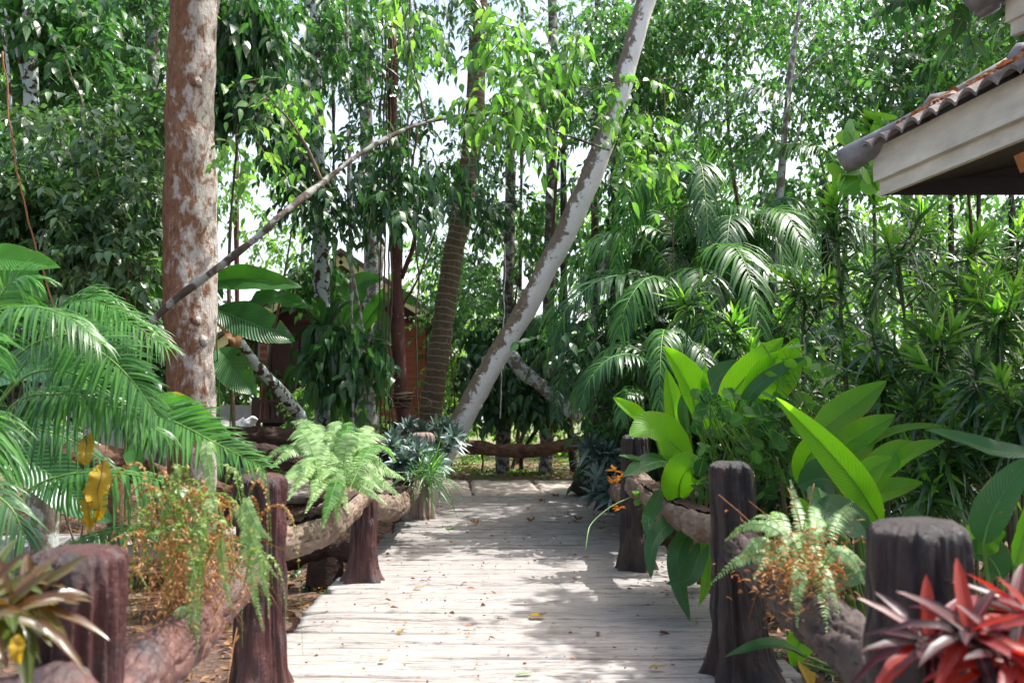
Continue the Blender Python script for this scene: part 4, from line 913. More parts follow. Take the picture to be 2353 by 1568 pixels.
# far woodland, one mass
mb = MB()
P0 = []
for (x0, x1, y0, y1, d0, d1, n_) in [(-300, 420, 420, 1010, 26, 38, 120), (420, 1000, 800, 1010, 32, 46, 60), (420, 1000, 500, 800, 32, 46, 12), (1000, 1500, 700, 1010, 26, 40, 80), (1000, 1500, 420, 700, 26, 40, 12), (1400, 2700, 420, 1010, 26, 40, 130), (1400, 2700, 100, 420, 26, 36, 26), (-300, 420, -80, 420, 22, 34, 90)]:
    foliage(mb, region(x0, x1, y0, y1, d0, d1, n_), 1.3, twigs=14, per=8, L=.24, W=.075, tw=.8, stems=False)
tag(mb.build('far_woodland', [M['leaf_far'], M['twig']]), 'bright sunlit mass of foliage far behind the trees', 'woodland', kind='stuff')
mb = MB(); n = 9000
gx = rng.uniform(-14, 16, n); gy = rng.uniform(18.5, 34, n)
k = np.abs(vnoise(np.stack([gx, gy, 0*gx], -1), .5, 5)) < .32; gx, gy = gx[k], gy[k]
z0 = gz(gx, gy)
for q in range(3):
    blades(mb, np.stack([gx, gy, z0], -1)+rng.normal(0, .06, (len(gx), 3))*[1, 1, 0], rdir(len(gx), .2, .9), rdir(len(gx), .2, 1), rng.uniform(.12, .4, len(gx)), .02, .5, 'leaf', .2)
tag(mb.build('ground_cover', M['leaf_light']), 'low green plants on the ground beyond the far log', 'ground cover', kind='stuff')
mb = MB(); n = 2600
gx = np.concatenate([rng.uniform(-6, -1.6, n), rng.uniform(1.7, 7, n)]); gy = rng.uniform(3, 13, 2*n)
k = vnoise(np.stack([gx, gy, 0*gx], -1), .7, 6) > .12; gx, gy = gx[k], gy[k]
for q in range(3): blades(mb, np.stack([gx, gy, gz(gx, gy)-.02], -1)+rng.normal(0, .05, (len(gx), 3))*[1, 1, 0], rdir(len(gx), .2, .9), rdir(len(gx), .2, 1), rng.uniform(.08, .26, len(gx)), .018, .5, 'leaf', .2)
tag(mb.build('undergrowth', M['leaf_dark']), 'small dark plants in the gully beside the deck', 'undergrowth', kind='stuff')
mb = MB(); n = 16000
gx = rng.uniform(-8, 8, n); gy = rng.uniform(2, 24, n); k = (np.abs(gx) > 1.7) | (gy > 17.8); gx, gy = gx[k], gy[k]
blades(mb, np.stack([gx, gy, gz(gx, gy)+.05], -1), rdir(len(gx), -.2, .25), rdir(len(gx), .4, 1), rng.uniform(.05, .13, len(gx)), .02, .2, 'leaf', .35)
tag(mb.build('leaf_litter', M['dead']), 'brown fallen leaves covering the soil around the walkway', 'leaf litter', kind='stuff')

# ================================================================= palms
def arch(px, py, d, n, L, up=.55, LL=.5, az0=0., spread=6.283, mats=('palm_dark', 'palm'), out=1.0):
    c = at(px, py, d); res = []
    for k in range(n):
        a = az0+spread*(k+rng.uniform(-.25, .25))/n; l = L*rng.uniform(.8, 1.15); u = up*rng.uniform(.6, 1.3); h = np.array([math.cos(a), math.sin(a), 0])*out
        P = np.array([c-[0, 0, .3*l], c+h*l*.12+[0, 0, l*u*.45], c+h*l*.38+[0, 0, l*u*.9], c+h*l*.68+[0, 0, l*u*.85], c+h*l*.92+[0, 0, l*u*.4], c+h*l*1.02+[0, 0, -l*.05]])
        res.append(dict(P=P, LL=LL*rng.uniform(.85, 1.1), up=(0, -.25, 1), droop=rng.uniform(.5, .8), t0=.18, mat=mats[k % len(mats)]))
    return res
def palm(name, label, base, fronds, mat, LL=.34, n=44, half=.011, droop=.4, rach='stem_green', r=.009, cat='palm', group=None, near_fine=False, **kw):
    t = thing(name, label, cat, base, group)
    for f in fronds:
        f = dict(f)
        a = dict(LL=LL, n=n, half=half, droop=droop, r=r); a.update(kw); p = f.pop('p', None); Pw = f.pop('P', None); Pw = pts3(p) if Pw is None else Pw; mt = f.pop('mat', mat); a.update(f)
        if near_fine: a['n'] = int(a['n']*1.35)
        mb = frond(MB(), Pw, **a); mb.build('frond', [M[mt], M[rach]], t)
    return t
b = at(-160, 1300, 4.6); b[2] = -.5
near = palm('feather_palm', 'large feathery palm arching in at the left edge, glossy green fronds', b, [
  dict(p=[(-260, 1200, 4.8), (-160, 900, 4.6), (-60, 740, 4.4), (60, 705, 4.25), (160, 730, 4.15), (235, 790, 4.1)], LL=.34, up=(.1, -.35, 1), t0=.25, droop=.75, n=46),
  dict(p=[(-160, 1150, 4.8), (0, 860, 4.7), (130, 770, 4.5), (225, 805, 4.3), (300, 870, 4.2), (362, 960, 4.15)], LL=.34, up=(.35, -1, .5), t0=.3, droop=.35, n=52, mat='palm'),
  dict(p=[(-120, 1150, 4.6), (20, 940, 4.45), (130, 905, 4.3), (250, 925, 4.2), (390, 1005, 4.1)], LL=.32, up=(.1, -.6, .8), t0=.22, droop=.7, n=50),
  dict(p=[(-160, 1250, 4.8), (60, 960, 4.9), (240, 925, 4.8), (380, 960, 4.7), (500, 1020, 4.6), (610, 1075, 4.5)], LL=.33, up=(.2, -.8, .7), t0=.4, droop=.25, n=50),
  dict(p=[(-160, 1150, 5.2), (20, 900, 5.1), (110, 850, 5.0), (200, 870, 4.9), (300, 940, 4.8), (350, 1010, 4.7)], LL=.38, up=(.2, -.8, .6), t0=.25, droop=.5, n=46),
  dict(p=[(-220, 1250, 4.9), (-60, 1010, 4.8), (40, 985, 4.7), (140, 1000, 4.6), (240, 1060, 4.5)], LL=.34, up=(.1, -.6, .8), t0=.2, droop=.6, n=44, mat='palm_dark'),
  dict(p=[(-120, 1100, 5.3), (60, 830, 5.2), (130, 720, 5.1), (200, 690, 5.0), (290, 720, 4.9)], LL=.4, up=(.1, -.7, .8), t0=.35, droop=.55, n=40, mat='palm_lime'),
  dict(p=[(-200, 1300, 4.4), (-150, 1000, 4.2), (-90, 820, 4.1), (-40, 790, 4.0), (0, 850, 3.9)], LL=.4, up=(-.3, -.6, .8), t0=.2, droop=.6, n=36, mat='palm_lime'),
  dict(p=[(-200, 1250, 4.2), (-130, 1050, 4.1), (-70, 960, 4.0), (-25, 1000, 3.9), (0, 1090, 3.85)], LL=.4, up=(.3, -.6, .8), t0=.15, droop=.7, n=36, mat='palm_lime'),
  dict(p=[(-150, 1200, 4.4), (-90, 900, 4.5), (-10, 700, 4.6), (40, 640, 4.6), (80, 640, 4.6)], LL=.42, up=(.3, -.5, .8), t0=.2, droop=.45, n=34, mat='palm_lime'),
  dict(p=[(-60, 1250, 4.5), (60, 1130, 4.4), (150, 1092, 4.3), (260, 1085, 4.25), (370, 1105, 4.2), (430, 1135, 4.2)], LL=.32, up=(0, -.4, 1), t0=.2, droop=.8, n=40, mat='palm'),
  dict(p=[(-80, 1400, 4.3), (80, 1290, 4.2), (200, 1235, 4.15), (330, 1215, 4.1), (470, 1235, 4.1)], LL=.28, up=(0, -.5, 1), t0=.15, droop=.7, n=44, mat='palm_dark'),
  dict(p=[(-120, 1150, 5.6), (60, 830, 5.6), (200, 735, 5.5), (300, 745, 5.4), (385, 800, 5.3)], LL=.42, up=(0, -.6, 1), t0=.25, droop=.5, n=40, mat='palm_lime'),
  dict(p=[(-160, 1350, 4.1), (-120, 1180, 3.9), (-60, 1120, 3.8), (20, 1160, 3.7), (60, 1240, 3.7)], LL=.3, up=(0, -.5, 1), t0=.15, droop=.7, n=34, mat='palm_dark'),
], 'palm', half=.0105, near_fine=True)
b = at(1660, 1000, 12); b[2] = -.45
palm('feather_palm', 'palm clump right of centre with arching fountain-like fronds', b, [
  dict(p=[(1660, 900, 12), (1640, 720, 12), (1610, 600, 11.8), (1570, 570, 11.4), (1535, 610, 11), (1515, 670, 10.8)], LL=.55, up=(-.1, -1, .5), droop=.75, t0=.35),
  dict(p=[(1650, 900, 12), (1600, 740, 12), (1530, 640, 11.8), (1440, 620, 11.6), (1350, 630, 11.5), (1265, 665, 11.4)], LL=.5, up=(0, -.3, 1), droop=.6, t0=.25),
  dict(p=[(1650, 920, 12), (1580, 770, 11.9), (1500, 680, 11.7), (1420, 680, 11.5), (1370, 740, 11.3)], LL=.5, up=(0, -.5, 1), droop=.7, t0=.25),
  dict(p=[(1665, 850, 12.2), (1655, 640, 12.5), (1640, 480, 11.9), (1615, 330, 11.7)], LL=.6, up=(.3, -1, .0), droop=.1, ang=45, t0=.3, mat='palm_lime'),
  dict(p=[(1670, 850, 12), (1690, 640, 12), (1730, 520, 11.9), (1790, 465, 11.8), (1850, 480, 11.7), (1875, 520, 11.6)], LL=.5, up=(0, -.3, 1), droop=.7, t0=.3, mat='palm'),
  dict(p=[(1670, 850, 11.8), (1665, 600, 11.8), (1650, 500, 11.6), (1610, 470, 11.3), (1580, 490, 11), (1560, 540, 10.9)], LL=.42, up=(0, -.9, .5), droop=.7, t0=.4, mat='palm'),
  dict(p=[(1670, 900, 11.8), (1720, 700, 11.8), (1790, 620, 11.7), (1850, 640, 11.6), (1890, 700, 11.5)], LL=.45, up=(0, -.5, 1), droop=.7, t0=.3),
]+arch(1600, 780, 10.8, 14, 1.8, .65, .62)+arch(1700, 640, 11.2, 9, 1.5, .7, .55)+arch(1590, 640, 11.5, 8, 1.3, .8, .5, mats=('palm_dark', 'palm', 'palm_lime')), 'palm_dark', half=.024, n=50, r=.014)
b = at(1580, 1050, 9.8); b[2] = -.45
palm('feather_palm', 'low dark palm directly behind the upright canna leaves', b, [
  dict(p=[(1590, 1040, 9.8), (1580, 930, 9.8), (1572, 840, 9.6), (1566, 760, 9.3), (1560, 765, 9)], LL=.5, up=(0, -1, .25), droop=.45, t0=.15, n=44, ang=70),
  dict(p=[(1600, 1040, 9.8), (1660, 900, 9.8), (1690, 820, 9.6), (1700, 800, 9.3), (1712, 860, 9)], LL=.42, up=(0, -1, .3), droop=.55, t0=.2),
  dict(p=[(1560, 1040, 9.8), (1500, 900, 9.8), (1450, 830, 9.7), (1390, 830, 9.6), (1330, 890, 9.5)], LL=.4, up=(0, -.5, 1), droop=.7, t0=.2),
  dict(p=[(1570, 1050, 9.6), (1520, 950, 9.5), (1480, 900, 9.3), (1440, 905, 9.1), (1425, 960, 9)], LL=.34, up=(0, -.6, .9), droop=.7, t0=.2, mat='palm'),
]+arch(1540, 920, 9.6, 10, 1.1, .6, .4), 'palm_dark', half=.019, n=46, r=.012)
# dark leaning palm with its trunk on the far end of the deck
P = pts3([(1338, 1134, 14.7), (1350, 1090, 14.7), (1375, 1000, 14.6), (1400, 920, 14.5), (1412, 840, 14.4), (1405, 760, 14.3)])
t = palm('leaning_palm', 'dark leaning palm trunk on the far end of the deck with drooping dark fronds', P[0], [
  dict(p=[(1410, 860, 14.4), (1370, 800, 14.2), (1320, 810, 14), (1290, 880, 13.9), (1275, 960, 13.8)], LL=.5, up=(0, -.6, .8), droop=.5, t0=.08),
  dict(p=[(1405, 840, 14.4), (1370, 740, 14.4), (1310, 700, 14.4), (1240, 730, 14.4), (1210, 790, 14.4)], LL=.5, up=(0, -.4, 1), droop=.7, t0=.1),
  dict(p=[(1410, 830, 14.3), (1450, 730, 14.1), (1500, 710, 14), (1540, 770, 13.9)], LL=.5, up=(0, -.4, 1), droop=.7, t0=.1),
  dict(p=[(1412, 850, 14.2), (1430, 800, 13.8), (1440, 800, 13.5), (1450, 860, 13.2), (1450, 930, 13.1)], LL=.45, up=(0, -1, .3), droop=.6, t0=.1),
]+arch(1405, 850, 14.3, 7, 1.5, .5, .5, az0=.1, spread=3.0), 'palm_dark', half=.026, n=44, r=.014, cat='palm tree')
tube(MB(), spline(P, 50), [.22, .2, .17, .16, .15, .1], 20, .03, 5, 33).build('trunk', M['bark_dark'], t)
b = at(1720, 900, 17); b[2] = 0
palm('coconut_palm', 'large backlit palm fronds arching high right of the leaning trunk', b, [
  dict(p=[(1900, 420, 11.4), (1850, 270, 11.4), (1770, 208, 11.4), (1690, 212, 11.4), (1590, 262, 11.4), (1520, 330, 11.4)], LL=.55, up=(0, -.3, 1), droop=.7, t0=.1, n=60),
  dict(p=[(1930, 430, 11.4), (1900, 350, 11.4), (1830, 330, 11.4), (1740, 350, 11.4), (1680, 400, 11.4)], LL=.55, up=(0, -.3, 1), droop=.7, t0=.1, n=50, mat='palm'),
  dict(p=[(1380, 330, 17), (1330, 240, 17), (1260, 215, 17), (1190, 260, 17), (1150, 320, 17)], LL=.7, up=(0, -.3, 1), droop=.8, t0=.05, n=50, mat='palm'),
], 'palm_dark', half=.018, r=.018, cat='palm tree')
tube(MB(), [at(1900, 1000, 11.5), at(1905, 700, 11.5), at(1905, 430, 11.4)], [.12, .1, .09], 14, .01, 6, 3, n=20).build('trunk', M['bark_dark'], bpy.data.objects['coconut_palm'])
b = at(330, 800, 15); b[2] = -.2
palm('fan_leaved_palm', 'dark palm half hidden left of the thick trunk, under the shrub canopy', b, [
  dict(p=[(330, 800, 13), (320, 500, 13), (300, 380, 12.8), (250, 300, 12.5), (190, 290, 12.2)], LL=.5, up=(0, -.5, 1), droop=.6, t0=.2, half=.02),
  dict(p=[(330, 800, 13), (350, 500, 12.8), (360, 400, 12.5), (380, 400, 12.3)], LL=.5, up=(0, -.8, 1), droop=.6, t0=.2, half=.02),
  dict(p=[(300, 800, 12.6), (180, 300, 12.4), (90, 200, 12.2), (20, 230, 12)], LL=.5, up=(0, -.4, 1), droop=.6, t0=.3, half=.02)], 'palm_dark', n=36, cat='palm')

# ================================================================= banana, canna
def leafplant(name, label, cat, base, leaves, mat, pm='stem_green', group=None, **kw):
    t = thing(name, label, cat, base, group)
    for f in leaves:
        f = dict(f); a = dict(kw); mt = f.pop('mat', mat); p = pts3(f.pop('p')); W = f.pop('W'); pet = f.pop('pet', 'auto'); lb = f.pop('label', None); nm = f.pop('name', 'leaf')
        if isinstance(pet, str): pet = [np.array(base)+np.array([rng.normal(0, .05), rng.normal(0, .05), .02]), (np.array(base)*.45+p[0]*.55), p[0]] if pet == 'auto' else None
        elif pet is not None: pet = np.vstack([pts3(pet), p[0]])
        a.update(f)
        a['wave'] = a.get('wave', .04)
        o = bigleaf(MB(), p, W, pet=pet, **a).build(nm, [M[mt], M[pm]], t)
        if lb: o['label'] = lb
    return t
def flower(px, py, d, parent, n=7, L=.07):
    c = at(px, py, d); 
    mb = blades(MB(), np.repeat(c[None], n, 0)+rng.normal(0, .008, (n, 3)), rdir(n, -.3, .9), rdir(n), L*rng.uniform(.7, 1.2, n), .009, .1, 'leaf', .4)
    return mb.build('flower', M['orange'], parent)
b = at(-60, 900, 6.5); b[2] = -.5
leafplant('banana_plant', 'banana plant at the left edge with broad bright leaves over the palm', 'banana plant', b, [
  dict(p=[(-90, 640, 6.3), (-20, 600, 6.2), (60, 603, 6.1), (138, 615, 6.0)], W=.13, up=(0, -.9, .6), mat='banana_lime'),
  dict(p=[(-120, 700, 6.6), (0, 640, 6.6), (60, 650, 6.6), (110, 690, 6.5)], W=.16, up=(0, -1, .3), mat='banana'),
  dict(p=[(-80, 880, 5.6), (40, 850, 5.5), (130, 845, 5.4), (205, 855, 5.35)], W=.17, up=(.0, -.8, .7), mat='canna_dark'),
  dict(p=[(-60, 1000, 6), (100, 1080, 6), (180, 1150, 5.9), (260, 1200, 5.8)], W=.16, up=(.2, -.9, .5), mat='canna_dark'),
], 'banana', wave=.05)
b = at(395, 1000, 6.8); b[2] = -.5
leafplant('banana_plant', 'young banana plant at the foot of the thick trunk with one bright glossy leaf', 'banana plant', b, [
  dict(p=[(340, 925, 5.0), (395, 950, 4.9), (460, 980, 4.8), (532, 1003, 4.7)], W=.12, up=(.1, -1, .25), mat='banana_lime', wave=.06, pet=[(380, 1240, 6.6), (330, 960, 5.2)]),
  dict(p=[(300, 1020, 6.4), (310, 1050, 6.3), (320, 1100, 6.2)], W=.07, up=(0, -1, .2), mat='banana', pet=None),
], 'banana')
b = at(300, 900, 10.8); b[2] = -.45
leafplant('banana_plant', 'tall banana plant with large shaded leaves behind the left shrubs', 'banana plant', b, [
  dict(p=[(310, 620, 10.8), (340, 540, 10.8), (370, 470, 10.8), (400, 420, 10.8)], W=.32, up=(0, -1, .2)),
  dict(p=[(300, 700, 10.8), (250, 600, 10.8), (200, 560, 10.8), (120, 540, 10.8)], W=.3, up=(0, -1, .3)),
  dict(p=[(310, 720, 10.6), (350, 640, 10.6), (390, 620, 10.6), (450, 640, 10.6)], W=.3, up=(0, -1, .3)),
  dict(p=[(300, 760, 10.6), (230, 700, 10.6), (160, 690, 10.6), (80, 720, 10.6)], W=.3, up=(0, -1, .3)),
  dict(p=[(300, 600, 11), (240, 480, 11), (200, 430, 11), (140, 420, 11)], W=.3, up=(0, -1, .3)),
], 'banana', wave=.04)
b = at(520, 1050, 11.5); b[2] = -.4
leafplant('banana_plant', 'banana plant right of the thick trunk with drooping blue-green and dead leaves', 'banana plant', b, [
  dict(p=[(470, 650, 10.9), (540, 640, 10.8), (610, 645, 10.7), (695, 660, 10.7)], W=.18, up=(0, -1, .4), mat='banana'),
  dict(p=[(495, 710, 10.6), (560, 735, 10.5), (620, 760, 10.4), (678, 785, 10.4)], W=.23, up=(.1, -1, .35), mat='canna_dark', tears=1),
  dict(p=[(500, 800, 10.9), (525, 835, 10.8), (555, 875, 10.8), (590, 905, 10.8)], W=.22, up=(.3, -1, .2), mat='canna_dark', tears=2),
  dict(p=[(540, 720, 11.8), (600, 690, 11.7), (660, 690, 11.6), (725, 715, 11.5)], W=.15, up=(0, -.8, .7), mat='banana', wave=.2),
  dict(p=[(490, 735, 11.3), (520, 745, 11.2), (540, 780, 11.1), (538, 815, 11.1)], W=.1, up=(.4, -1, .1), mat='dead', wave=.3, label='withered brown leaf'),
], 'banana', wave=.05)
b = at(825, 1050, 14.6); b[2] = -.2
leafplant('banana_plant', 'banana plant with pale drooping leaves between the nest fern and dark red trunk', 'banana plant', b, [
  dict(p=[(780, 780, 14.4), (800, 700, 14.4), (830, 650, 14.4), (880, 640, 14.4)], W=.24, up=(0, -1, .3)),
  dict(p=[(800, 790, 14.4), (840, 740, 14.4), (875, 740, 14.4), (900, 790, 14.4)], W=.22, up=(0, -1, .4)),
  dict(p=[(780, 790, 14.2), (740, 700, 14.2), (700, 690, 14.2), (640, 720, 14.2)], W=.2, up=(0, -1, .4), wave=.15),
  dict(p=[(790, 780, 14.5), (810, 690, 14.6), (770, 640, 14.6), (745, 660, 14.6)], W=.18, up=(0, -1, .4), mat='banana'),
  dict(p=[(800, 800, 14.2), (870, 700, 14.2), (905, 680, 14.2), (960, 700, 14.2)], W=.16, up=(0, -1, .6), mat='banana', wave=.12),
], 'canna_dark', wave=.06, tears=1)
# yellow dying leaf hanging by the left palm
b = at(205, 1010, 3.95)
leafplant('yellowed_leaf', 'torn bright yellow banana leaf hanging below the left palm fronds', 'leaf', b, [
  dict(p=[(196, 1000, 4.2), (199, 1020, 4.15), (195, 1045, 4.1), (200, 1066, 4.1)], W=.034, up=(.3, -1, 0), pet=None, shape='b', name='leaf_piece', wave=.25, tears=3),
  dict(p=[(236, 1058, 4.1), (232, 1095, 4.05), (224, 1130, 4.05), (228, 1168, 4.05), (218, 1200, 4.1)], W=.05, up=(.25, -1, 0), pet=None, shape='canna', tears=9, name='leaf_piece', wave=.22, nl=40, fold=.4),
  dict(p=[(208, 1110, 4.1), (202, 1150, 4.05), (206, 1190, 4.05), (200, 1225, 4.1)], W=.03, up=(-.4, -1, 0), pet=None, shape='b', name='leaf_piece', wave=.3, tears=6, nl=34, fold=.4)], 'yellow', pm='dead')

b = at(1600, 1160, 7.2); b[2] = .1
c1 = leafplant('canna_clump', 'upright clump of broad glowing leaves with orange flowers beyond the dark post', 'plant', b, [
  dict(p=[(1612, 975, 6.9), (1590, 910, 6.8), (1560, 850, 6.7), (1522, 795, 6.6)], W=0.146, up=(.55, -1, .1), fold=.5),
  dict(p=[(1555, 1010, 7.2), (1548, 950, 7.2), (1540, 900, 7.2), (1530, 845, 7.2)], W=0.091, up=(.3, -1, .1), fold=.3),
  dict(p=[(1655, 940, 7.0), (1700, 880, 6.9), (1750, 825, 6.8), (1800, 775, 6.8)], W=0.128, up=(-.5, -1, -.1), fold=.3),
  dict(p=[(1640, 1000, 6.8), (1625, 930, 6.8), (1615, 880, 6.8), (1620, 830, 6.8)], W=.05, up=(.5, -1, .1), fold=.5),
  dict(p=[(1580, 1000, 6.9), (1570, 940, 6.9), (1590, 880, 6.9), (1600, 840, 6.9)], W=.045, up=(-.5, -1, .1), fold=.5, mat='canna_dark'),
  dict(p=[(1680, 980, 6.7), (1730, 900, 6.6), (1790, 850, 6.6), (1850, 820, 6.6)], W=.06, up=(-.2, -1, .5), fold=.4, mat='canna_dark'),
  dict(p=[(1715, 925, 6.9), (1755, 880, 6.8), (1800, 835, 6.8), (1832, 775, 6.8)], W=0.183, up=(.5, -1, .3), fold=.35),
  dict(p=[(1615, 930, 7.2), (1640, 880, 7.3), (1670, 850, 7.3), (1706, 828, 7.3)], W=0.104, up=(-.4, -1, .2), mat='canna_dark'),
  dict(p=[(1500, 985, 7.1), (1470, 965, 7.0), (1440, 940, 6.9), (1408, 912, 6.9)], W=0.085, up=(.3, -.8, .5), fold=.5),
  dict(p=[(1590, 1060, 6.7), (1540, 1015, 6.6), (1495, 985, 6.5), (1445, 1000, 6.4)], W=0.183, up=(-.1, -1, .7), fold=.15),
  dict(p=[(1545, 1045, 6.8), (1500, 1060, 6.6), (1460, 1055, 6.4), (1422, 1045, 6.3)], W=0.073, up=(0, -.5, 1), mat='canna_dark'),
  dict(p=[(1560, 1060, 6.6), (1510, 1060, 6.4), (1470, 1075, 6.3), (1430, 1095, 6.2)], W=0.091, up=(0, -.7, 1), mat='canna_dark'),
  dict(p=[(1560, 1150, 6.5), (1562, 1110, 6.4), (1580, 1075, 6.3), (1618, 1062, 6.2)], W=0.159, up=(.2, -1, .5), fold=.2),
  dict(p=[(1690, 1010, 6.6), (1720, 975, 6.6), (1740, 940, 6.6), (1770, 925, 6.6)], W=0.122, up=(-.1, -1, .2), fold=.3),
  dict(p=[(1620, 1000, 7.0), (1640, 960, 7.0), (1665, 930, 7.0), (1680, 900, 7.0)], W=0.110, up=(.3, -1, .2)),
  dict(p=[(1520, 1120, 6.6), (1505, 1160, 6.4), (1490, 1200, 6.2), (1500, 1260, 6.1)], W=0.058, up=(-.3, -.9, .1), mat='canna_dark'),
  dict(p=[(1590, 1180, 6.4), (1540, 1200, 6.2), (1500, 1250, 6.1), (1495, 1330, 6.0)], W=0.075, up=(-.6, -.9, .3), mat='canna_dark'),
  dict(p=[(1600, 1200, 6.3), (1560, 1260, 6.1), (1560, 1340, 6.0), (1585, 1425, 5.9)], W=0.071, up=(-.3, -1, .1), mat='canna_dark'),
  dict(p=[(1620, 1230, 6.2), (1600, 1290, 6.0), (1580, 1330, 5.9), (1530, 1340, 5.9)], W=0.067, up=(-.2, -.9, .6), mat='canna_dark'),
  dict(p=[(1610, 1180, 6.2), (1625, 1260, 6.1), (1622, 1330, 6.0), (1605, 1390, 5.9)], W=0.058, up=(.2, -1, .1), mat='canna'),
], 'canna', wave=.03)
for (x, y) in ((1412, 1080), (1422, 1098), (1410, 1110), (1425, 1165), (1745, 1010), (1690, 1000)): flower(x, y, 6.9, c1)
b = at(2010, 1300, 5.4); b[2] = -.2
leafplant('canna_clump', 'spreading clump of long lime-green blades behind the near dark post', 'plant', b, [
  dict(p=[(2025, 1205, 5.0), (1965, 1110, 4.95), (1880, 1010, 4.9), (1782, 912, 4.9)], W=0.091, up=(-.5, -1, .3), fold=.5),
  dict(p=[(1867, 1005, 5.6), (1920, 960, 5.6), (1980, 915, 5.6), (2037, 874, 5.6)], W=0.104, up=(-.4, -1, .35)),
  dict(p=[(1905, 1050, 5.5), (1950, 1015, 5.5), (2005, 980, 5.4), (2057, 952, 5.4)], W=0.091, up=(-.4, -1, .35)),
  dict(p=[(1960, 1050, 5.5), (2030, 1000, 5.4), (2110, 980, 5.3), (2195, 983, 5.2)], W=0.043, up=(-.1, -.6, .9)),
  dict(p=[(1977, 1105, 5.3), (2020, 1070, 5.2), (2065, 1035, 5.2), (2112, 1018, 5.2)], W=0.085, up=(-.3, -1, .4)),
  dict(p=[(2000, 1120, 5.3), (2050, 1070, 5.2), (2110, 1030, 5.1), (2172, 1011, 5.1)], W=0.061, up=(-.1, -.7, .7), mat='canna'),
  dict(p=[(1925, 1165, 5.3), (1990, 1140, 5.2), (2055, 1120, 5.1), (2120, 1106, 5.1)], W=0.079, up=(-.1, -1, .6)),
  dict(p=[(1925, 1112, 5.4), (1890, 1100, 5.4), (1860, 1105, 5.4), (1832, 1118, 5.4)], W=0.122, up=(0, -1, .3), mat='canna_dark'),
  dict(p=[(1880, 1120, 4.6), (1900, 1165, 4.4), (1940, 1205, 4.3), (1992, 1240, 4.2)], W=0.116, up=(.4, -1, .6), mat='canna_dark', fold=.1),
  dict(p=[(1860, 1230, 4.7), (1850, 1200, 4.6), (1845, 1170, 4.6), (1836, 1142, 4.6)], W=0.061, up=(.3, -1, .3)),
  dict(p=[(2000, 1300, 4.2), (1960, 1315, 4.1), (1925, 1335, 4.0), (1893, 1372, 3.9)], W=0.085, up=(-.3, -.9, .8), mat='canna_dark'),
  dict(p=[(1990, 1230, 4.5), (1960, 1190, 4.5), (1910, 1160, 4.4), (1880, 1150, 4.4)], W=0.073, up=(0, -1, .5), mat='canna_dark'),
  dict(p=[(2095, 1205, 4.8), (2094, 1190, 4.8), (2093, 1180, 4.8), (2092, 1165, 4.8)], W=0.061, up=(0, -1, .2), mat='canna_dark'),
  dict(p=[(1890, 1000, 5.8), (1940, 960, 5.8), (1990, 935, 5.8), (2030, 930, 5.8)], W=0.061, up=(0, -.8, .6), mat='canna_dark'),
  dict(p=[(1850, 1505, 4.5), (1800, 1482, 4.4), (1740, 1482, 4.3), (1666, 1506, 4.3)], W=0.043, up=(0, -.5, 1), mat='canna_dark'),
  dict(p=[(1840, 1440, 4.6), (1835, 1480, 4.6), (1820, 1530, 4.6)], W=0.073, up=(0, -1, .2), mat='canna'),
  dict(p=[(1838, 1520, 4.6), (1850, 1540, 4.5), (1865, 1580, 4.4)], W=0.049, up=(.2, -1, .2), mat='yellow', label='small yellow-orange leaf low in the clump'),
  dict(p=[(1960, 1140, 5.0), (1980, 1100, 5.0), (2010, 1070, 5), (2050, 1050, 5)], W=0.073, up=(-.3, -1, .3)),
  dict(p=[(1900, 1080, 5.5), (1930, 1060, 5.5), (1970, 1040, 5.4), (2010, 1010, 5.4)], W=0.085, up=(-.3, -1, .5)),
  dict(p=[(1840, 1120, 5.6), (1850, 1060, 5.6), (1880, 1020, 5.6), (1900, 1000, 5.6)], W=0.110, up=(.3, -1, .2), mat='canna'),
], 'canna', wave=.03)
b = at(2330, 1350, 3.7); b[2] = -.3
leafplant('canna_clump', 'dark broad leaves at the right edge beside the red bromeliad', 'plant', b, [
  dict(p=[(2258, 1250, 3.6), (2275, 1190, 3.6), (2320, 1110, 3.6), (2385, 1040, 3.6)], W=0.073, up=(-.8, -1, .3), fold=.5),
  dict(p=[(2380, 1040, 3.9), (2290, 1035, 3.8), (2210, 1010, 3.8), (2125, 985, 3.8)], W=0.061, up=(.2, -.7, .9)),
  dict(p=[(2222, 1262, 3.7), (2250, 1240, 3.7), (2275, 1225, 3.7), (2310, 1222, 3.7)], W=0.073, up=(0, -1, .5), mat='canna'),
  dict(p=[(2330, 1300, 3.5), (2345, 1250, 3.5), (2355, 1200, 3.5), (2365, 1130, 3.5)], W=0.073, up=(.5, -1, .2), mat='canna'),
  dict(p=[(2300, 1330, 3.7), (2280, 1290, 3.7), (2250, 1270, 3.7), (2225, 1275, 3.6)], W=0.085, up=(0, -1, .4)),
], 'canna_dark', wave=.03)
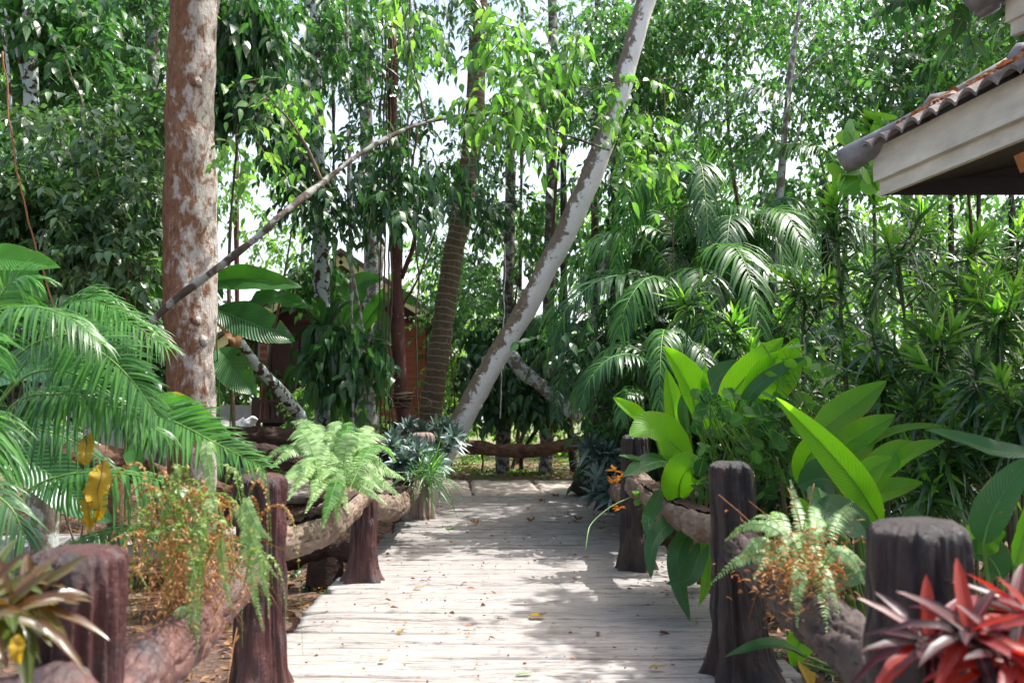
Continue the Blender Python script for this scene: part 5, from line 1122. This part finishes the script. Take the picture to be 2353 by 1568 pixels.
# ================================================================= strappy shrubs on the right
def strappy(name, label, stemp, n_tufts, L=.26, W=.014, mat='strap', per=22, spread=1.0, top='strap_lime', r=.02, along=.55, ntop=14, cat='shrub', lt=None):
    P = pts3(stemp); C = spline(P, 60); T = tangents(C)
    base = P[0].copy(); base[2] = min(base[2], float(gz(base[0], base[1])))
    t = thing(name, label, cat, base)
    Pf = np.vstack([base, P]) if base[2] < P[0][2]-.05 else P
    mb = tube(MB(), spline(Pf, 40), [r, r*.5], 7, .003, 20, n=40)
    fol = MB()
    tips = [(C[-1], T[-1], 1.)]
    for i in range(n_tufts):
        u = rng.uniform(1-along, .97); c = C[int(u*59)]; a = rng.uniform(0, 6.28)
        dv = nrm(np.array([math.cos(a)*.7*spread, math.sin(a)*.7*spread, .75])); ln = rng.uniform(.15, .5)*spread
        e = c+dv*ln; tube(mb, [c, c+dv*ln*.5+[0, 0, -.02], e], [r*.5, r*.4, r*.3], 5, n=8); tips.append((e, dv, rng.uniform(.7, 1)))
    for j, (c, dv, sc) in enumerate(tips):
        k = np.linspace(0, 1, per)
        pos = c-dv*((1-k)*.3*sc)[:, None]
        a = np.arange(per)*2.4+rng.uniform(0, 6); el = np.clip(.05+k*1.1, 0, 1.25)
        A1 = nrm(np.cross(dv, [.3, .5, .1])); A2 = np.cross(dv, A1)
        D = (A1*np.cos(a)[:, None]+A2*np.sin(a)[:, None])*np.cos(el)[:, None]+dv*np.sin(el)[:, None]
        N = dv[None]-D*.3+rng.normal(0, .1, D.shape)
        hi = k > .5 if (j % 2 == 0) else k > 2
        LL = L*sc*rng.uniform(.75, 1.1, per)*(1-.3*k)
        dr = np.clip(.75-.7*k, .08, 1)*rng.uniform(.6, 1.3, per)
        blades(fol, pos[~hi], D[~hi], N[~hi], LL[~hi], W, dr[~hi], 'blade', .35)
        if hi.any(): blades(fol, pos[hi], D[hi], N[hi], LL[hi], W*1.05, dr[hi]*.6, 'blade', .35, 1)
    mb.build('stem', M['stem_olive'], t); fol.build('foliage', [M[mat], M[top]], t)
    return t
strappy('strappy_shrub', 'tallest strap-leaved shrub left of the pavilion corner, dark hanging blades', [(1965, 1150, 6.6), (1945, 900, 6.6), (1930, 700, 6.6), (1925, 550, 6.6), (1920, 440, 6.6)], 9, L=.3, W=.017, per=22, spread=.45, along=.75)
strappy('strappy_shrub', 'strap-leaved tuft with a lime crown poking above the pavilion eave', [(2015, 900, 7.6), (2010, 600, 7.6), (2005, 400, 7.6), (2000, 290, 7.6)], 5, L=.32, W=.02, per=18, spread=.4, along=.35, top='strap_lime')
spots = [((1800, 1150), (1700, 780), (1560, 690), 8.2, 'long arching strap-leaved stem reaching left over the canna leaves'),
 ((1850, 1120), (1845, 800), (1850, 650), 7.8, 'strap-leaved shrub with lime tips left of the tallest one'),
 ((2060, 1120), (2080, 800), (2060, 560), 7.2, 'strap-leaved shrub beneath the left end of the pavilion fascia'),
 ((2150, 1130), (2190, 820), (2230, 560), 6.8, 'leaning strap-leaved shrub below the pavilion soffit'),
 ((2260, 1100), (2290, 850), (2300, 720), 6.2, 'bushy lime-tipped strappy shrub at the right edge'),
 ((2120, 1150), (2130, 950), (2150, 780), 6.0, 'low lime-tipped strappy shrub midway between the tallest and the right edge'),
 ((2350, 1150), (2380, 850), (2390, 650), 6.6, 'strappy shrub cut by the right border of the picture'),
 ((2040, 1180), (2030, 980), (2020, 850), 6.4, 'strappy shrub whose crown nods over the lime blades'),
 ((2200, 1200), (2230, 1020), (2250, 930), 5.6, 'low strappy shrub with sun-whitened blades near the right edge'),
 ((2330, 1200), (2340, 1040), (2340, 950), 5.4, 'lowest strappy shrub at the right, behind the dark broad leaves'),
 ((1900, 1120), (1880, 860), (1890, 760), 9.0, 'strappy shrub partly hidden behind the upright canna clump'),
 ((2110, 1100), (2150, 700), (2120, 480), 9.0, 'tall pale strappy shrub furthest back under the eave'),
 ((2280, 1100), (2330, 700), (2340, 520), 8.8, 'tall strappy shrub furthest back at the right edge')]
spots += [((1980, 1180), (1990, 1000), (1975, 900), 7.4, 'strappy shrub between the tallest one and the lime blades'),
 ((2080, 1200), (2090, 1100), (2100, 1000), 6.6, 'low strappy shrub directly behind the tips of the lime blades'),
 ((2170, 1150), (2175, 900), (2185, 700), 7.8, 'strappy shrub in the middle of the right thicket'),
 ((2240, 1150), (2250, 900), (2250, 620), 8.2, 'upright strappy shrub under the middle of the soffit'),
 ((1990, 1100), (2000, 800), (2010, 620), 8.6, 'strappy shrub close behind the tallest one'),
 ((2340, 1150), (2345, 900), (2350, 800), 7.4, 'strappy shrub with pale blades low at the right border'),
 ((2140, 1200), (2150, 1120), (2160, 1060), 5.6, 'lowest strappy tuft behind the near dark post'),
 ((1830, 1100), (1810, 850), (1790, 730), 9.6, 'strappy shrub behind the right half of the upright canna clump')]
for i, (a_, b_, c_, d, lab) in enumerate(spots):
    strappy('strappy_shrub', lab, [(*a_, d), (*b_, d), (*c_, d-.2)], 14 if i else 9, L=.33, W=.016, per=22, spread=1.0 if i else .5, along=.95 if i else .8)
M['vine_leaf'] = leaf_mat('vine_leaf', G((.02, .08, .025), (.04, .13, .035), (.08, .22, .05)), .4, 2.2, .6, spec=.25, ttint=(.9, 1, .4))
# round-leaved vine and lobed lime vine
def vine(name, label, reg, n_, L, W, mat, prof, d, cat='vine', rad=.12, stempts=None, fold=.05):
    C = region(*reg, n_)
    b = at((reg[0]+reg[1])/2, reg[3], (reg[4]+reg[5])/2); t = thing(name, label, cat, b)
    N = nrm(np.array([.1, -.6, .8])+rng.normal(0, .75, (n_, 3))); D = nrm(np.cross(N, rdir(n_)))
    blades(MB(), C-D*L*.5, D, N, L*rng.uniform(.7, 1.2, n_), W*rng.uniform(.8, 1.1, n_), .1, prof, fold).build('leaves', M[mat], t)
    mb = MB()
    order = np.argsort(C[:, 0]+C[:, 2]*.5)
    for k in range(0, n_-4, 3): tube(mb, spline(C[order[k:k+4]]+rng.normal(0, .03, (4, 3)), 14), .0025, 4, cap=False)
    mb.build('stem', M['stem_green'], t); return t
vine('round_leaved_vine', 'twining vine with small round leaves in front of the canna clump', (1600, 1830, 905, 1140, 5.9, 6.7), 190, .1, .048, 'vine_leaf', 'round', 6)
vine('lobed_vine', 'sunlit lime vine trailing between the canna clump and strappy shrubs', (1760, 1950, 790, 960, 6.5, 7.2), 70, .13, .045, 'strap_lime', 'leaf', 6)
vine('climbing_vine', 'big-leaved lime vine climbing beside the pavilion corner', (1930, 2060, 260, 480, 7.0, 7.6), 34, .2, .1, 'strap_lime', 'round', 7)
vine('broad_leaf_sapling', 'large translucent round leaves behind the palm right of centre', (1780, 1860, 480, 660, 12.4, 13), 16, .34, .17, 'leaf_light', 'round', 12)
vine('tendril_vine', 'small leafy sprig curling from the dark post over the deck', (1455, 1500, 1130, 1200, 7.2, 7.6), 14, .08, .03, 'leaf_light', 'leaf', 7)
mb = tube(MB(), pts3([(1450, 1140, 7.6), (1400, 1165, 7.5), (1360, 1200, 7.4), (1350, 1225, 7.3), (1345, 1265, 7.2)]), .005, 5, n=24); tag(mb.build('tendril', M['fern'], loc=at(1450, 1140, 7.6)), 'pale thin tendril dangling over the deck from the right posts', 'tendril')
# nest fern on its host trunk
c = at(744, 770, 12.75); t = thing('nest_fern', 'epiphytic fern with hanging strap leaves clasping the white-blotched trunk', 'fern', c)
for k in range(20):
    a = k*2.4; dx = math.cos(a); dy = math.sin(a)
    L = rng.uniform(.55, 1.2); 
    p = [c, c+np.array([dx*.18, dy*.16, .12]), c+np.array([dx*.36, dy*.3, -.0]), c+np.array([dx*.44, dy*.36, -.35*L]), c+np.array([dx*.46, dy*.38, -.85*L])]
    if k % 3 == 0: p = [c, c+np.array([dx*.15, dy*.12, .25]), c+np.array([dx*.32, dy*.28, .45]), c+np.array([dx*.6, dy*.45, .48])]
    bigleaf(MB(), p, rng.uniform(.07, .11), up=(dx*.3, dy*.3, 1) if k % 3 == 0 else (dx, dy, .3), nl=18, nw=3, fold=.2, wave=.12, petr=.006).build('leaf', [M['canna_dark' if k % 2 else 'leaf_dark'], M['stem_olive']], t)
mb = MB(); foliage(mb, region(730, 870, 740, 870, 12.3, 12.7, 30), .15, twigs=3, per=5, L=.2, W=.06, hang=1.3, droop=.7, prof='leaf')
o = mb.build('climbing_vine', [M['leaf_mid'], M['twig']], loc=at(800, 800, 12.5)); tag(o, 'hanging oval vine leaves just right of the nest fern', 'vine')

# ================================================================= ferns
def fern(name, label, base, specs, mat='fern', LL=.07, n=46, half=.0105, up=(0, 0, 1), cat='fern', **kw):
    t = thing(name, label, cat, base)
    for s in specs:
        s = dict(s); p = s.pop('p'); P = np.array(p) if not isinstance(p[0][0], (int,)) else pts3(p)
        mt = s.pop('mat', mat); a = dict(LL=LL, n=n, half=half, droop=.25, r=.0025, t0=.08, shape='fern', prof='pinna', ang=80, lift=.0, jit=.05, up=up, nn=26); a.update(kw); a.update(s)
        frond(MB(), P, **a).build('frond', [M[mt], M['stem_green']], t)
    return t
bx = at(745, 1130, 5.9)
sp = []
for (x, y, d) in [(668, 968, 5.9), (690, 1005, 5.7), (640, 1050, 5.5), (720, 985, 6.2), (770, 970, 6.3), (800, 975, 6.4), (860, 985, 6.5), (890, 1010, 6.4), (910, 1060, 6.2), (905, 1090, 6.0), (870, 1075, 5.8), (880, 1130, 5.6), (740, 1215, 5.1), (700, 1180, 5.0), (775, 1200, 5.4), (800, 1180, 5.3), (690, 1040, 5.4), (620, 1075, 5.3), (650, 1100, 5.1), (760, 1010, 5.6), (820, 1030, 5.7), (850, 1050, 6.5), (700, 1090, 5.0), (830, 1010, 6.6), (790, 1040, 6.4), (725, 1040, 5.6), (900, 1040, 6.6), (930, 1100, 6.6), (920, 1140, 6.2), (660, 1010, 5.6), (600, 1060, 5.2), (680, 1120, 4.9), (640, 1120, 5.0), (850, 1120, 6.0), (890, 1160, 6.0), (760, 1150, 5.3), (715, 1150, 5.1), (835, 1085, 6.0), (740, 1100, 5.3), (810, 1100, 5.7), (660, 1150, 4.9)]:
    b0 = at(750+rng.uniform(-45, 55), 1120+rng.uniform(-10, 12), 5.8+rng.uniform(-.5, .5)); tip = at(x, y, d)
    hgt = .12+.05*rng.random(); m1 = b0*.65+tip*.35+np.array([0, 0, hgt]); m2 = b0*.3+tip*.7+np.array([0, 0, hgt*.9 if y < 1100 else hgt*.6])
    sp.append(dict(p=[b0, m1, m2, tip], LL=.072 if y < 1150 else .055, up=(0, -.7, .7), mat='fern' if rng.random() < .75 else 'leaf_light'))
fern('sword_fern', 'large pale green fern overflowing the pale hollow log on the left', bx, sp, n=58, half=.0085)
M['fern_olive'] = leaf_mat('fern_olive', G((.07, .12, .03), (.12, .19, .04), (.2, .28, .07)), .35, 1.6, .5)
# dry tassel fern on the near left rail
bx = at(480, 1230, 3.7); sp = []
for k in range(80):
    b0 = at(440+rng.uniform(-100, 130), 1275+rng.uniform(-90, 90), 3.6+rng.uniform(-.4, .5)); a = rng.uniform(0, 6.28); q = rng.uniform(.12, .3)
    u_ = rng.uniform(.05, .24); dn = rng.uniform(-.32, .08)
    tip = b0+np.array([math.cos(a)*q, math.sin(a)*q*.6-.05, dn]); m1 = b0+np.array([math.cos(a)*q*.3, math.sin(a)*q*.2, u_]); m2 = b0+np.array([math.cos(a)*q*.8, math.sin(a)*q*.5-.03, u_*.8])
    sp.append(dict(p=[b0, m1, m2, tip], LL=rng.uniform(.014, .022), mat='fern_dry' if k % 5 < 3 else 'fern_olive', n=42, half=.006, jit=.4))
for (x0, y0, x1, y1) in [(435, 1260, 440, 1545), (455, 1300, 452, 1500), (560, 1250, 605, 1450), (500, 1230, 530, 1400), (545, 1200, 640, 1330), (580, 1240, 622, 1390), (410, 1430, 400, 1568), (470, 1050, 500, 1180), (560, 1180, 625, 1240), (480, 1180, 440, 1330)]:
    A = at(x0, y0, 3.45); B = at(x1, y1, 3.35); sp.append(dict(p=[A+[0, .15, .0], A+[0, .02, .05], A*.5+B*.5, B], LL=.028, mat='fern', n=44, half=.007, up=(0, -1, .1)))
fern('tassel_fern', 'dry orange-brown fern with trailing green strands on the near left log', bx, sp, n=40)
C = np.array([at(460+rng.normal(0, 55), 1290+rng.normal(0, 50), 3.75+rng.uniform(-.35, .35)) for _ in range(160)])
mb = blades(MB(), C, nrm(rdir(160, -.9, .4)), rdir(160), rng.uniform(.1, .28, 160), .002, .5, 'thin', .2); 
o = mb.build('dry_stalks', M['fern_dry'], bpy.data.objects['tassel_fern'])
C = np.array([at(425+rng.normal(0, 62), 1310+rng.normal(0, 75), 3.7+rng.uniform(-.5, .4)) for _ in range(1500)])
blades(MB(), C, nrm(rdir(1500, -.9, .4)), rdir(1500), rng.uniform(.01, .024, 1500), .005, .5, 'leaf', .3).build('dry_leaflets', M['fern_dry'], bpy.data.objects['tassel_fern'])
# tufted fern on the right rail
bx = at(1860, 1330, 3.6); sp = []
for (x, y, d) in [(1815, 1100, 3.9), (1632, 1340, 3.5), (1665, 1240, 3.6), (1700, 1290, 3.5), (1830, 1440, 3.2), (1815, 1380, 3.2), (1905, 1480, 3.1), (1990, 1300, 3.3), (1960, 1150, 4), (1900, 1210, 3.7), (1770, 1200, 3.9), (1750, 1240, 3.6), (1990, 1350, 3.2), (1930, 1420, 3.2), (1870, 1180, 3.9), (1950, 1240, 3.7), (1780, 1290, 3.4), (1730, 1330, 3.4), (1895, 1260, 3.5), (1985, 1190, 3.9), (1845, 1230, 3.8), (1710, 1210, 3.9)]:
    b0 = at(1850+rng.uniform(-40, 50), 1320+rng.uniform(-25, 25), 3.55+rng.uniform(-.3, .3)); tip = at(x, y, d)
    hg = .1 if y > 1150 else .02
    sp.append(dict(p=[b0, b0*.65+tip*.35+np.array([0, 0, hg]), b0*.3+tip*.7+np.array([0, 0, hg*.9]), tip], LL=.034, up=(0, -.8, .6), half=.0062, n=40))
fern('sword_fern', 'small pale fern with rusty old fronds on the dark hollow log at right', bx, sp)
C = np.array([at(1850+rng.normal(0, 55), 1310+rng.normal(0, 45), 3.5+rng.uniform(-.3, .3)) for _ in range(1300)])
blades(MB(), C, nrm(rdir(1300, -.4, .8)), rdir(1300), rng.uniform(.012, .045, 1300), .0045, .4, 'leaf', .3).build('rusty_leaflets', M['fern_dry'], bpy.data.objects['sword_fern.001'])
mb = MB()
for (x0, y0, x1, y1) in [(1800, 1290, 1650, 1135), (1820, 1260, 1720, 1150), (1830, 1300, 1870, 1110), (1790, 1300, 1700, 1190), (1760, 1320, 1720, 1420), (1850, 1250, 1810, 1120)]:
    A = at(x0, y0, 3.6); B = at(x1, y1, 3.7); tube(mb, [A, A*.5+B*.5+[0, 0, .02], B], .0022, 5, n=10)
mb.build('dry_stalks', M['fern_dry'], bpy.data.objects['sword_fern.001'])
# ================================================================= rosettes
def rosette(mb, c, nb, L, W, prof='strap', el0=.1, el1=1.35, droop=.35, fold=.3, tilt=(0, 0, 1), dj=.08):
    c = np.array(c); k = np.linspace(0, 1, nb); a = np.arange(nb)*2.399+rng.uniform(0, 6.28); el = el0+(el1-el0)*k**1.2
    tl = nrm(np.array(tilt, float)); A1 = nrm(np.cross(tl, [.2, 1, .1])); A2 = np.cross(tl, A1)
    D = (A1*np.cos(a)[:, None]+A2*np.sin(a)[:, None])*np.cos(el)[:, None]+tl*np.sin(el)[:, None]+rng.normal(0, dj, (nb, 3))
    N = tl[None]-D*.2
    LL = L*rng.uniform(.75, 1.1, nb)*(1-.25*k)
    blades(mb, c+D*.01+tl*(k*L*.15)[:, None], D, N, LL, W, droop*(1.1-k)*rng.uniform(.6, 1.4, nb), prof, fold)
def rosettes(name, label, regs, L, W, nb, mat, group='grey-blue rosette plants', cat='plant', tilt=.35, **kw):
    allc = []
    for (x0, x1, y0, y1, d0, d1, n_) in regs: allc.append(region(x0, x1, y0, y1, d0, d1, n_))
    C = np.vstack(allc); t = thing(name, label, cat, [C[:, 0].mean(), C[:, 1].mean(), C[:, 2].min()-.05], None)
    for c in C:
        mb = MB(); rosette(mb, c, nb, L, W, tilt=(rng.normal(0, tilt), rng.normal(-.3, tilt), 1), **kw); mb.build('rosette', M[mat], t)
    return t
rosettes('rosette_plant', 'dense grey-blue rosettes behind the pale stump post', [(905, 1040, 985, 1030, 11.8, 12.6, 26), (1000, 1050, 1000, 1050, 11.6, 12.2, 8)], .25, .024, 20, 'rhoeo', droop=.2)
rosettes('rosette_plant', 'grey-blue rosettes spilling from the log in front of the pale stump post', [(895, 960, 1030, 1080, 10., 11, 14), (970, 1020, 1045, 1085, 10.6, 11.2, 7)], .24, .023, 20, 'rhoeo', droop=.25)
rosettes('rosette_plant', 'silvery grey-blue rosettes spilling onto the deck at the right', [(1345, 1425, 1030, 1110, 10.2, 11.6, 20), (1365, 1420, 1100, 1150, 9.8, 10.6, 8)], .27, .025, 20, 'rhoeo', droop=.25)
c = at(975, 1100, 9.9); t = thing('spider_plant', 'tuft of long grassy green blades beside the pale stump post', 'plant', c)
for k, (cx_, cy_) in enumerate([(970, 1098), (990, 1100), (955, 1104), (985, 1092)]):
    mb = MB(); rosette(mb, at(cx_, cy_, 9.9-.1*k), 26, .5, .009, 'blade', .1, 1.3, .7, .3, tilt=(.35, -.3, .8)); mb.build('blades', M['palm_lime' if k % 2 else 'palm'], t)
# bromeliads, close to the lens
c = at(2290, 1420, 2.05); t = thing('bromeliad', 'glossy red and orange bromeliad beside the near dark post', 'bromeliad', c)
for k, (px, py, d, tl) in enumerate([(2230, 1480, 2.0, (-.2, -.25, .9)), (2390, 1470, 2.05, (0, -.2, 1)), (2140, 1500, 2.1, (-.2, -.2, .9)), (2330, 1540, 1.95, (-.1, -.3, .9)), (2330, 1420, 2.25, (0, -.1, 1))]):
    mb = MB(); rosette(mb, at(px, py, d), 22, .22, .0165, 'strap', -.1, .7, .5, .5, tilt=tl, dj=.1); mb.build('rosette', M['brom'], t)
c = at(20, 1400, 2.1); t = thing('bromeliad', 'olive and copper bromeliad at the lower left edge', 'bromeliad', c)
for k, (px, py, d, tl) in enumerate([(20, 1420, 2.1, (.15, -.35, .9)), (-70, 1430, 2.0, (0, -.3, 1)), (60, 1400, 2.25, (.2, -.3, .9)), (-20, 1360, 2.25, (0, -.3, 1))]):
    mb = MB(); rosette(mb, at(px, py, d), 20, .2, .017, 'strap', -.05, .7, .4, .5, tilt=tl, dj=.1); mb.build('rosette', M['brom_green'], t)
leafplant('yellow_leaf', 'small yellow leaf hanging under the olive bromeliad', 'leaf', at(30, 1480, 1.95), [dict(p=[(35, 1460, 1.95), (40, 1480, 1.94), (38, 1500, 1.93), (46, 1525, 1.95)], W=.016, up=(.3, -1, 0), pet=None, shape='canna', wave=.15, fold=.4)], 'yellow', pm='yellow')

# ================================================================= vines and ropes
def liana(label, pts, r, mat='twig', name='liana', cat='vine', group=None):
    P = pts3(pts); o = tube(MB(), spline(P, 60)+.02*fbm(np.stack([spline(P, 60)]*1)[0], 2.5, 8)[:, None]*[1, 1, 0], r, 6, .002, 20, 1).build(name, M[mat], loc=P[0]); tag(o, label, cat, group); return o
liana('long brown liana hanging down the left side over the leaves', [(10, 120, 8.4), (25, 300, 8.4), (60, 470, 8.3), (100, 640, 8.2), (150, 760, 8.1)], .009, 'fern_dry')
liana('second liana slanting at the top left', [(150, 130, 9), (190, 240, 9), (230, 420, 9)], .008)
V6 = 'vines hanging along the dark red trunk'
for k, (a_, b_) in enumerate([(886, 880), (893, 897), (900, 890), (878, 870), (940, 955)]):
    liana('thin brown vine hanging beside the dark red trunk', [(a_, -20, 12.9), (a_-3, 300, 12.9), (b_+4, 600, 12.9), (b_, 800, 12.9), (b_+6, 1010, 12.9)], .012, group=V6)
liana('twisted vine crossing from the nest fern to the dark red trunk', [(800, 560, 12.6), (830, 740, 12.6), (860, 860, 12.7), (900, 920, 12.9)], .02, 'bark_grey')
liana('pale straight vine hanging left of the leaning trunk', [(1160, 560, 15), (1158, 700, 15), (1152, 800, 15), (1150, 960, 15)], .012, 'bark_white')
liana('thin vine dropping in front of the palms right of centre', [(1520, 180, 10.5), (1540, 400, 10.5), (1545, 560, 10.5), (1548, 660, 10.5)], .007)
t = np.linspace(0, 1, 120); c = at(915, 915, 13.2); mb = MB()
for k in range(7):
    rr = .15+.01*k; ph = rng.uniform(0, 6); tube(mb, np.stack([c[0]+rr*np.cos(t*6.283), c[1]+rr*np.sin(t*6.283), c[2]-.1+.03*k+.03*np.sin(t*6.28+ph)], -1), .012, 5, cap=False)
tube(mb, np.stack([c[0]+.25+.24*np.cos(t*6.283+3.14), c[1]-.14+.05*np.sin(t*6.283), c[2]-.02+.08*np.sin(t*6.283)-.05*np.sin(t*3.14)], -1), .012, 5, cap=False)
tag(mb.build('rope_coil', M['twig'], loc=c), 'brown rope wound round the foot of the dark red trunk', 'rope')
liana('dry reddish root strands dangling beneath the far log', [(1108, 1045, 17.2), (1110, 1062, 17.2), (1106, 1085, 17.2)], .02, 'log_brown')

# ================================================================= things lying on the deck
def deckleaf(px, py, L, W, mat, label, ang=None, name='fallen_leaf', curl=.6, lift=.012):
    d = CAMH/((py-935)/F*1.0); c = at(px, py, d); c[2] = lift; a = rng.uniform(0, 6.28) if ang is None else ang
    D = np.array([math.cos(a), math.sin(a), 0.]); S_ = np.array([-D[1], D[0], 0])
    p = [c-D*L/2, c-D*L*.15+[0, 0, .012*curl], c+D*L*.2+[0, 0, .006], c+D*L/2+[0, 0, .03*curl]]
    o = bigleaf(MB(), p, W, nl=12, nw=4, fold=.45*curl, wave=.12*curl, petr=.0015).build(name, [M[mat], M['twig']], loc=c); tag(o, label, 'leaf'); return o
deckleaf(1036, 1212, .13, .04, 'leaf_light', 'curled green leaf on the deck ahead of the pale stump post', .3)
deckleaf(1380, 1211, .13, .035, 'yellow', 'yellow leaf on the deck near the right posts', .1)
deckleaf(962, 1346, .08, .025, 'yellow', 'small yellow leaf left of the middle of the deck', .1)
deckleaf(920, 1445, .05, .02, 'yellow', 'tiny yellow leaf near the lower left of the deck', .9)
deckleaf(1235, 1410, .12, .03, 'yellow', 'yellow-brown curled leaf mid deck', .1, curl=1)
deckleaf(1510, 1522, .1, .018, 'yellow', 'slender yellowish leaf low on the right of the deck', 0)
deckleaf(1205, 1536, .1, .014, 'fern', 'pale slender leaf at the front of the deck', .2)
deckleaf(880, 1508, .05, .018, 'yellow', 'tiny yellow fragment at the front left of the deck', .2)
deckleaf(1345, 1142, .14, .05, 'yellow', 'faded yellow leaf by the foot of the leaning palm', .4)
for (x, y, l) in ((1090, 1201, 'dark crumpled leaf left of centre on the deck'), (1218, 1196, 'dark crumpled leaf at the centre of the deck'), (1330, 1193, 'dark crumpled leaf toward the right side of the deck'), (1244, 1152, 'dark crumpled leaf farther along the deck'), (1275, 1140, 'brown curled leaf near the far end of the deck'), (1325, 1135, 'brown leaf heap beside the leaning palm foot')):
    deckleaf(x, y, .12, .05, 'dead', l, curl=1.6)
n = 900; d = 2.6+12*rng.random(n)**1.2; x = rng.uniform(-1.35, 1.4, n); 
mb = blades(MB(), np.stack([x, d, .012+0*x], -1), rdir(n, -.1, .3), rdir(n, .2, 1), rng.uniform(.01, .034, n), rng.uniform(.003, .009, n), .1, 'leaf', .5)
n = 110; d = 3+11*rng.random(n); x = rng.uniform(-1.3, 1.35, n); blades(mb, np.stack([x, d, .015+0*x], -1), rdir(n, -.05, .15), rdir(n, .5, 1), rng.uniform(.04, .075, n), rng.uniform(.008, .016, n), .1, 'leaf', .7)
n = 90; d = 2.8+11*rng.random(n); x = rng.uniform(-1.3, 1.3, n); blades(mb, np.stack([x, d, .014+0*x], -1), nrm(rdir(n, 0, 0)*[1, .4, 1]), [0, 0, 1.], rng.uniform(.06, .22, n), .0022, -.0, 'thin', .3)
tag(mb.build('deck_litter', M['dead_red']), 'small brown flecks and twigs scattered over the deck', 'leaf litter', kind='stuff')
for o in bpy.data.objects:
    if '_off' in o: del o['_off']
bpy.context.view_layer.update()
print('OBJ', len(bpy.data.objects), 'FACES', sum(len(o.data.polygons) for o in bpy.data.objects if o.type == 'MESH'))
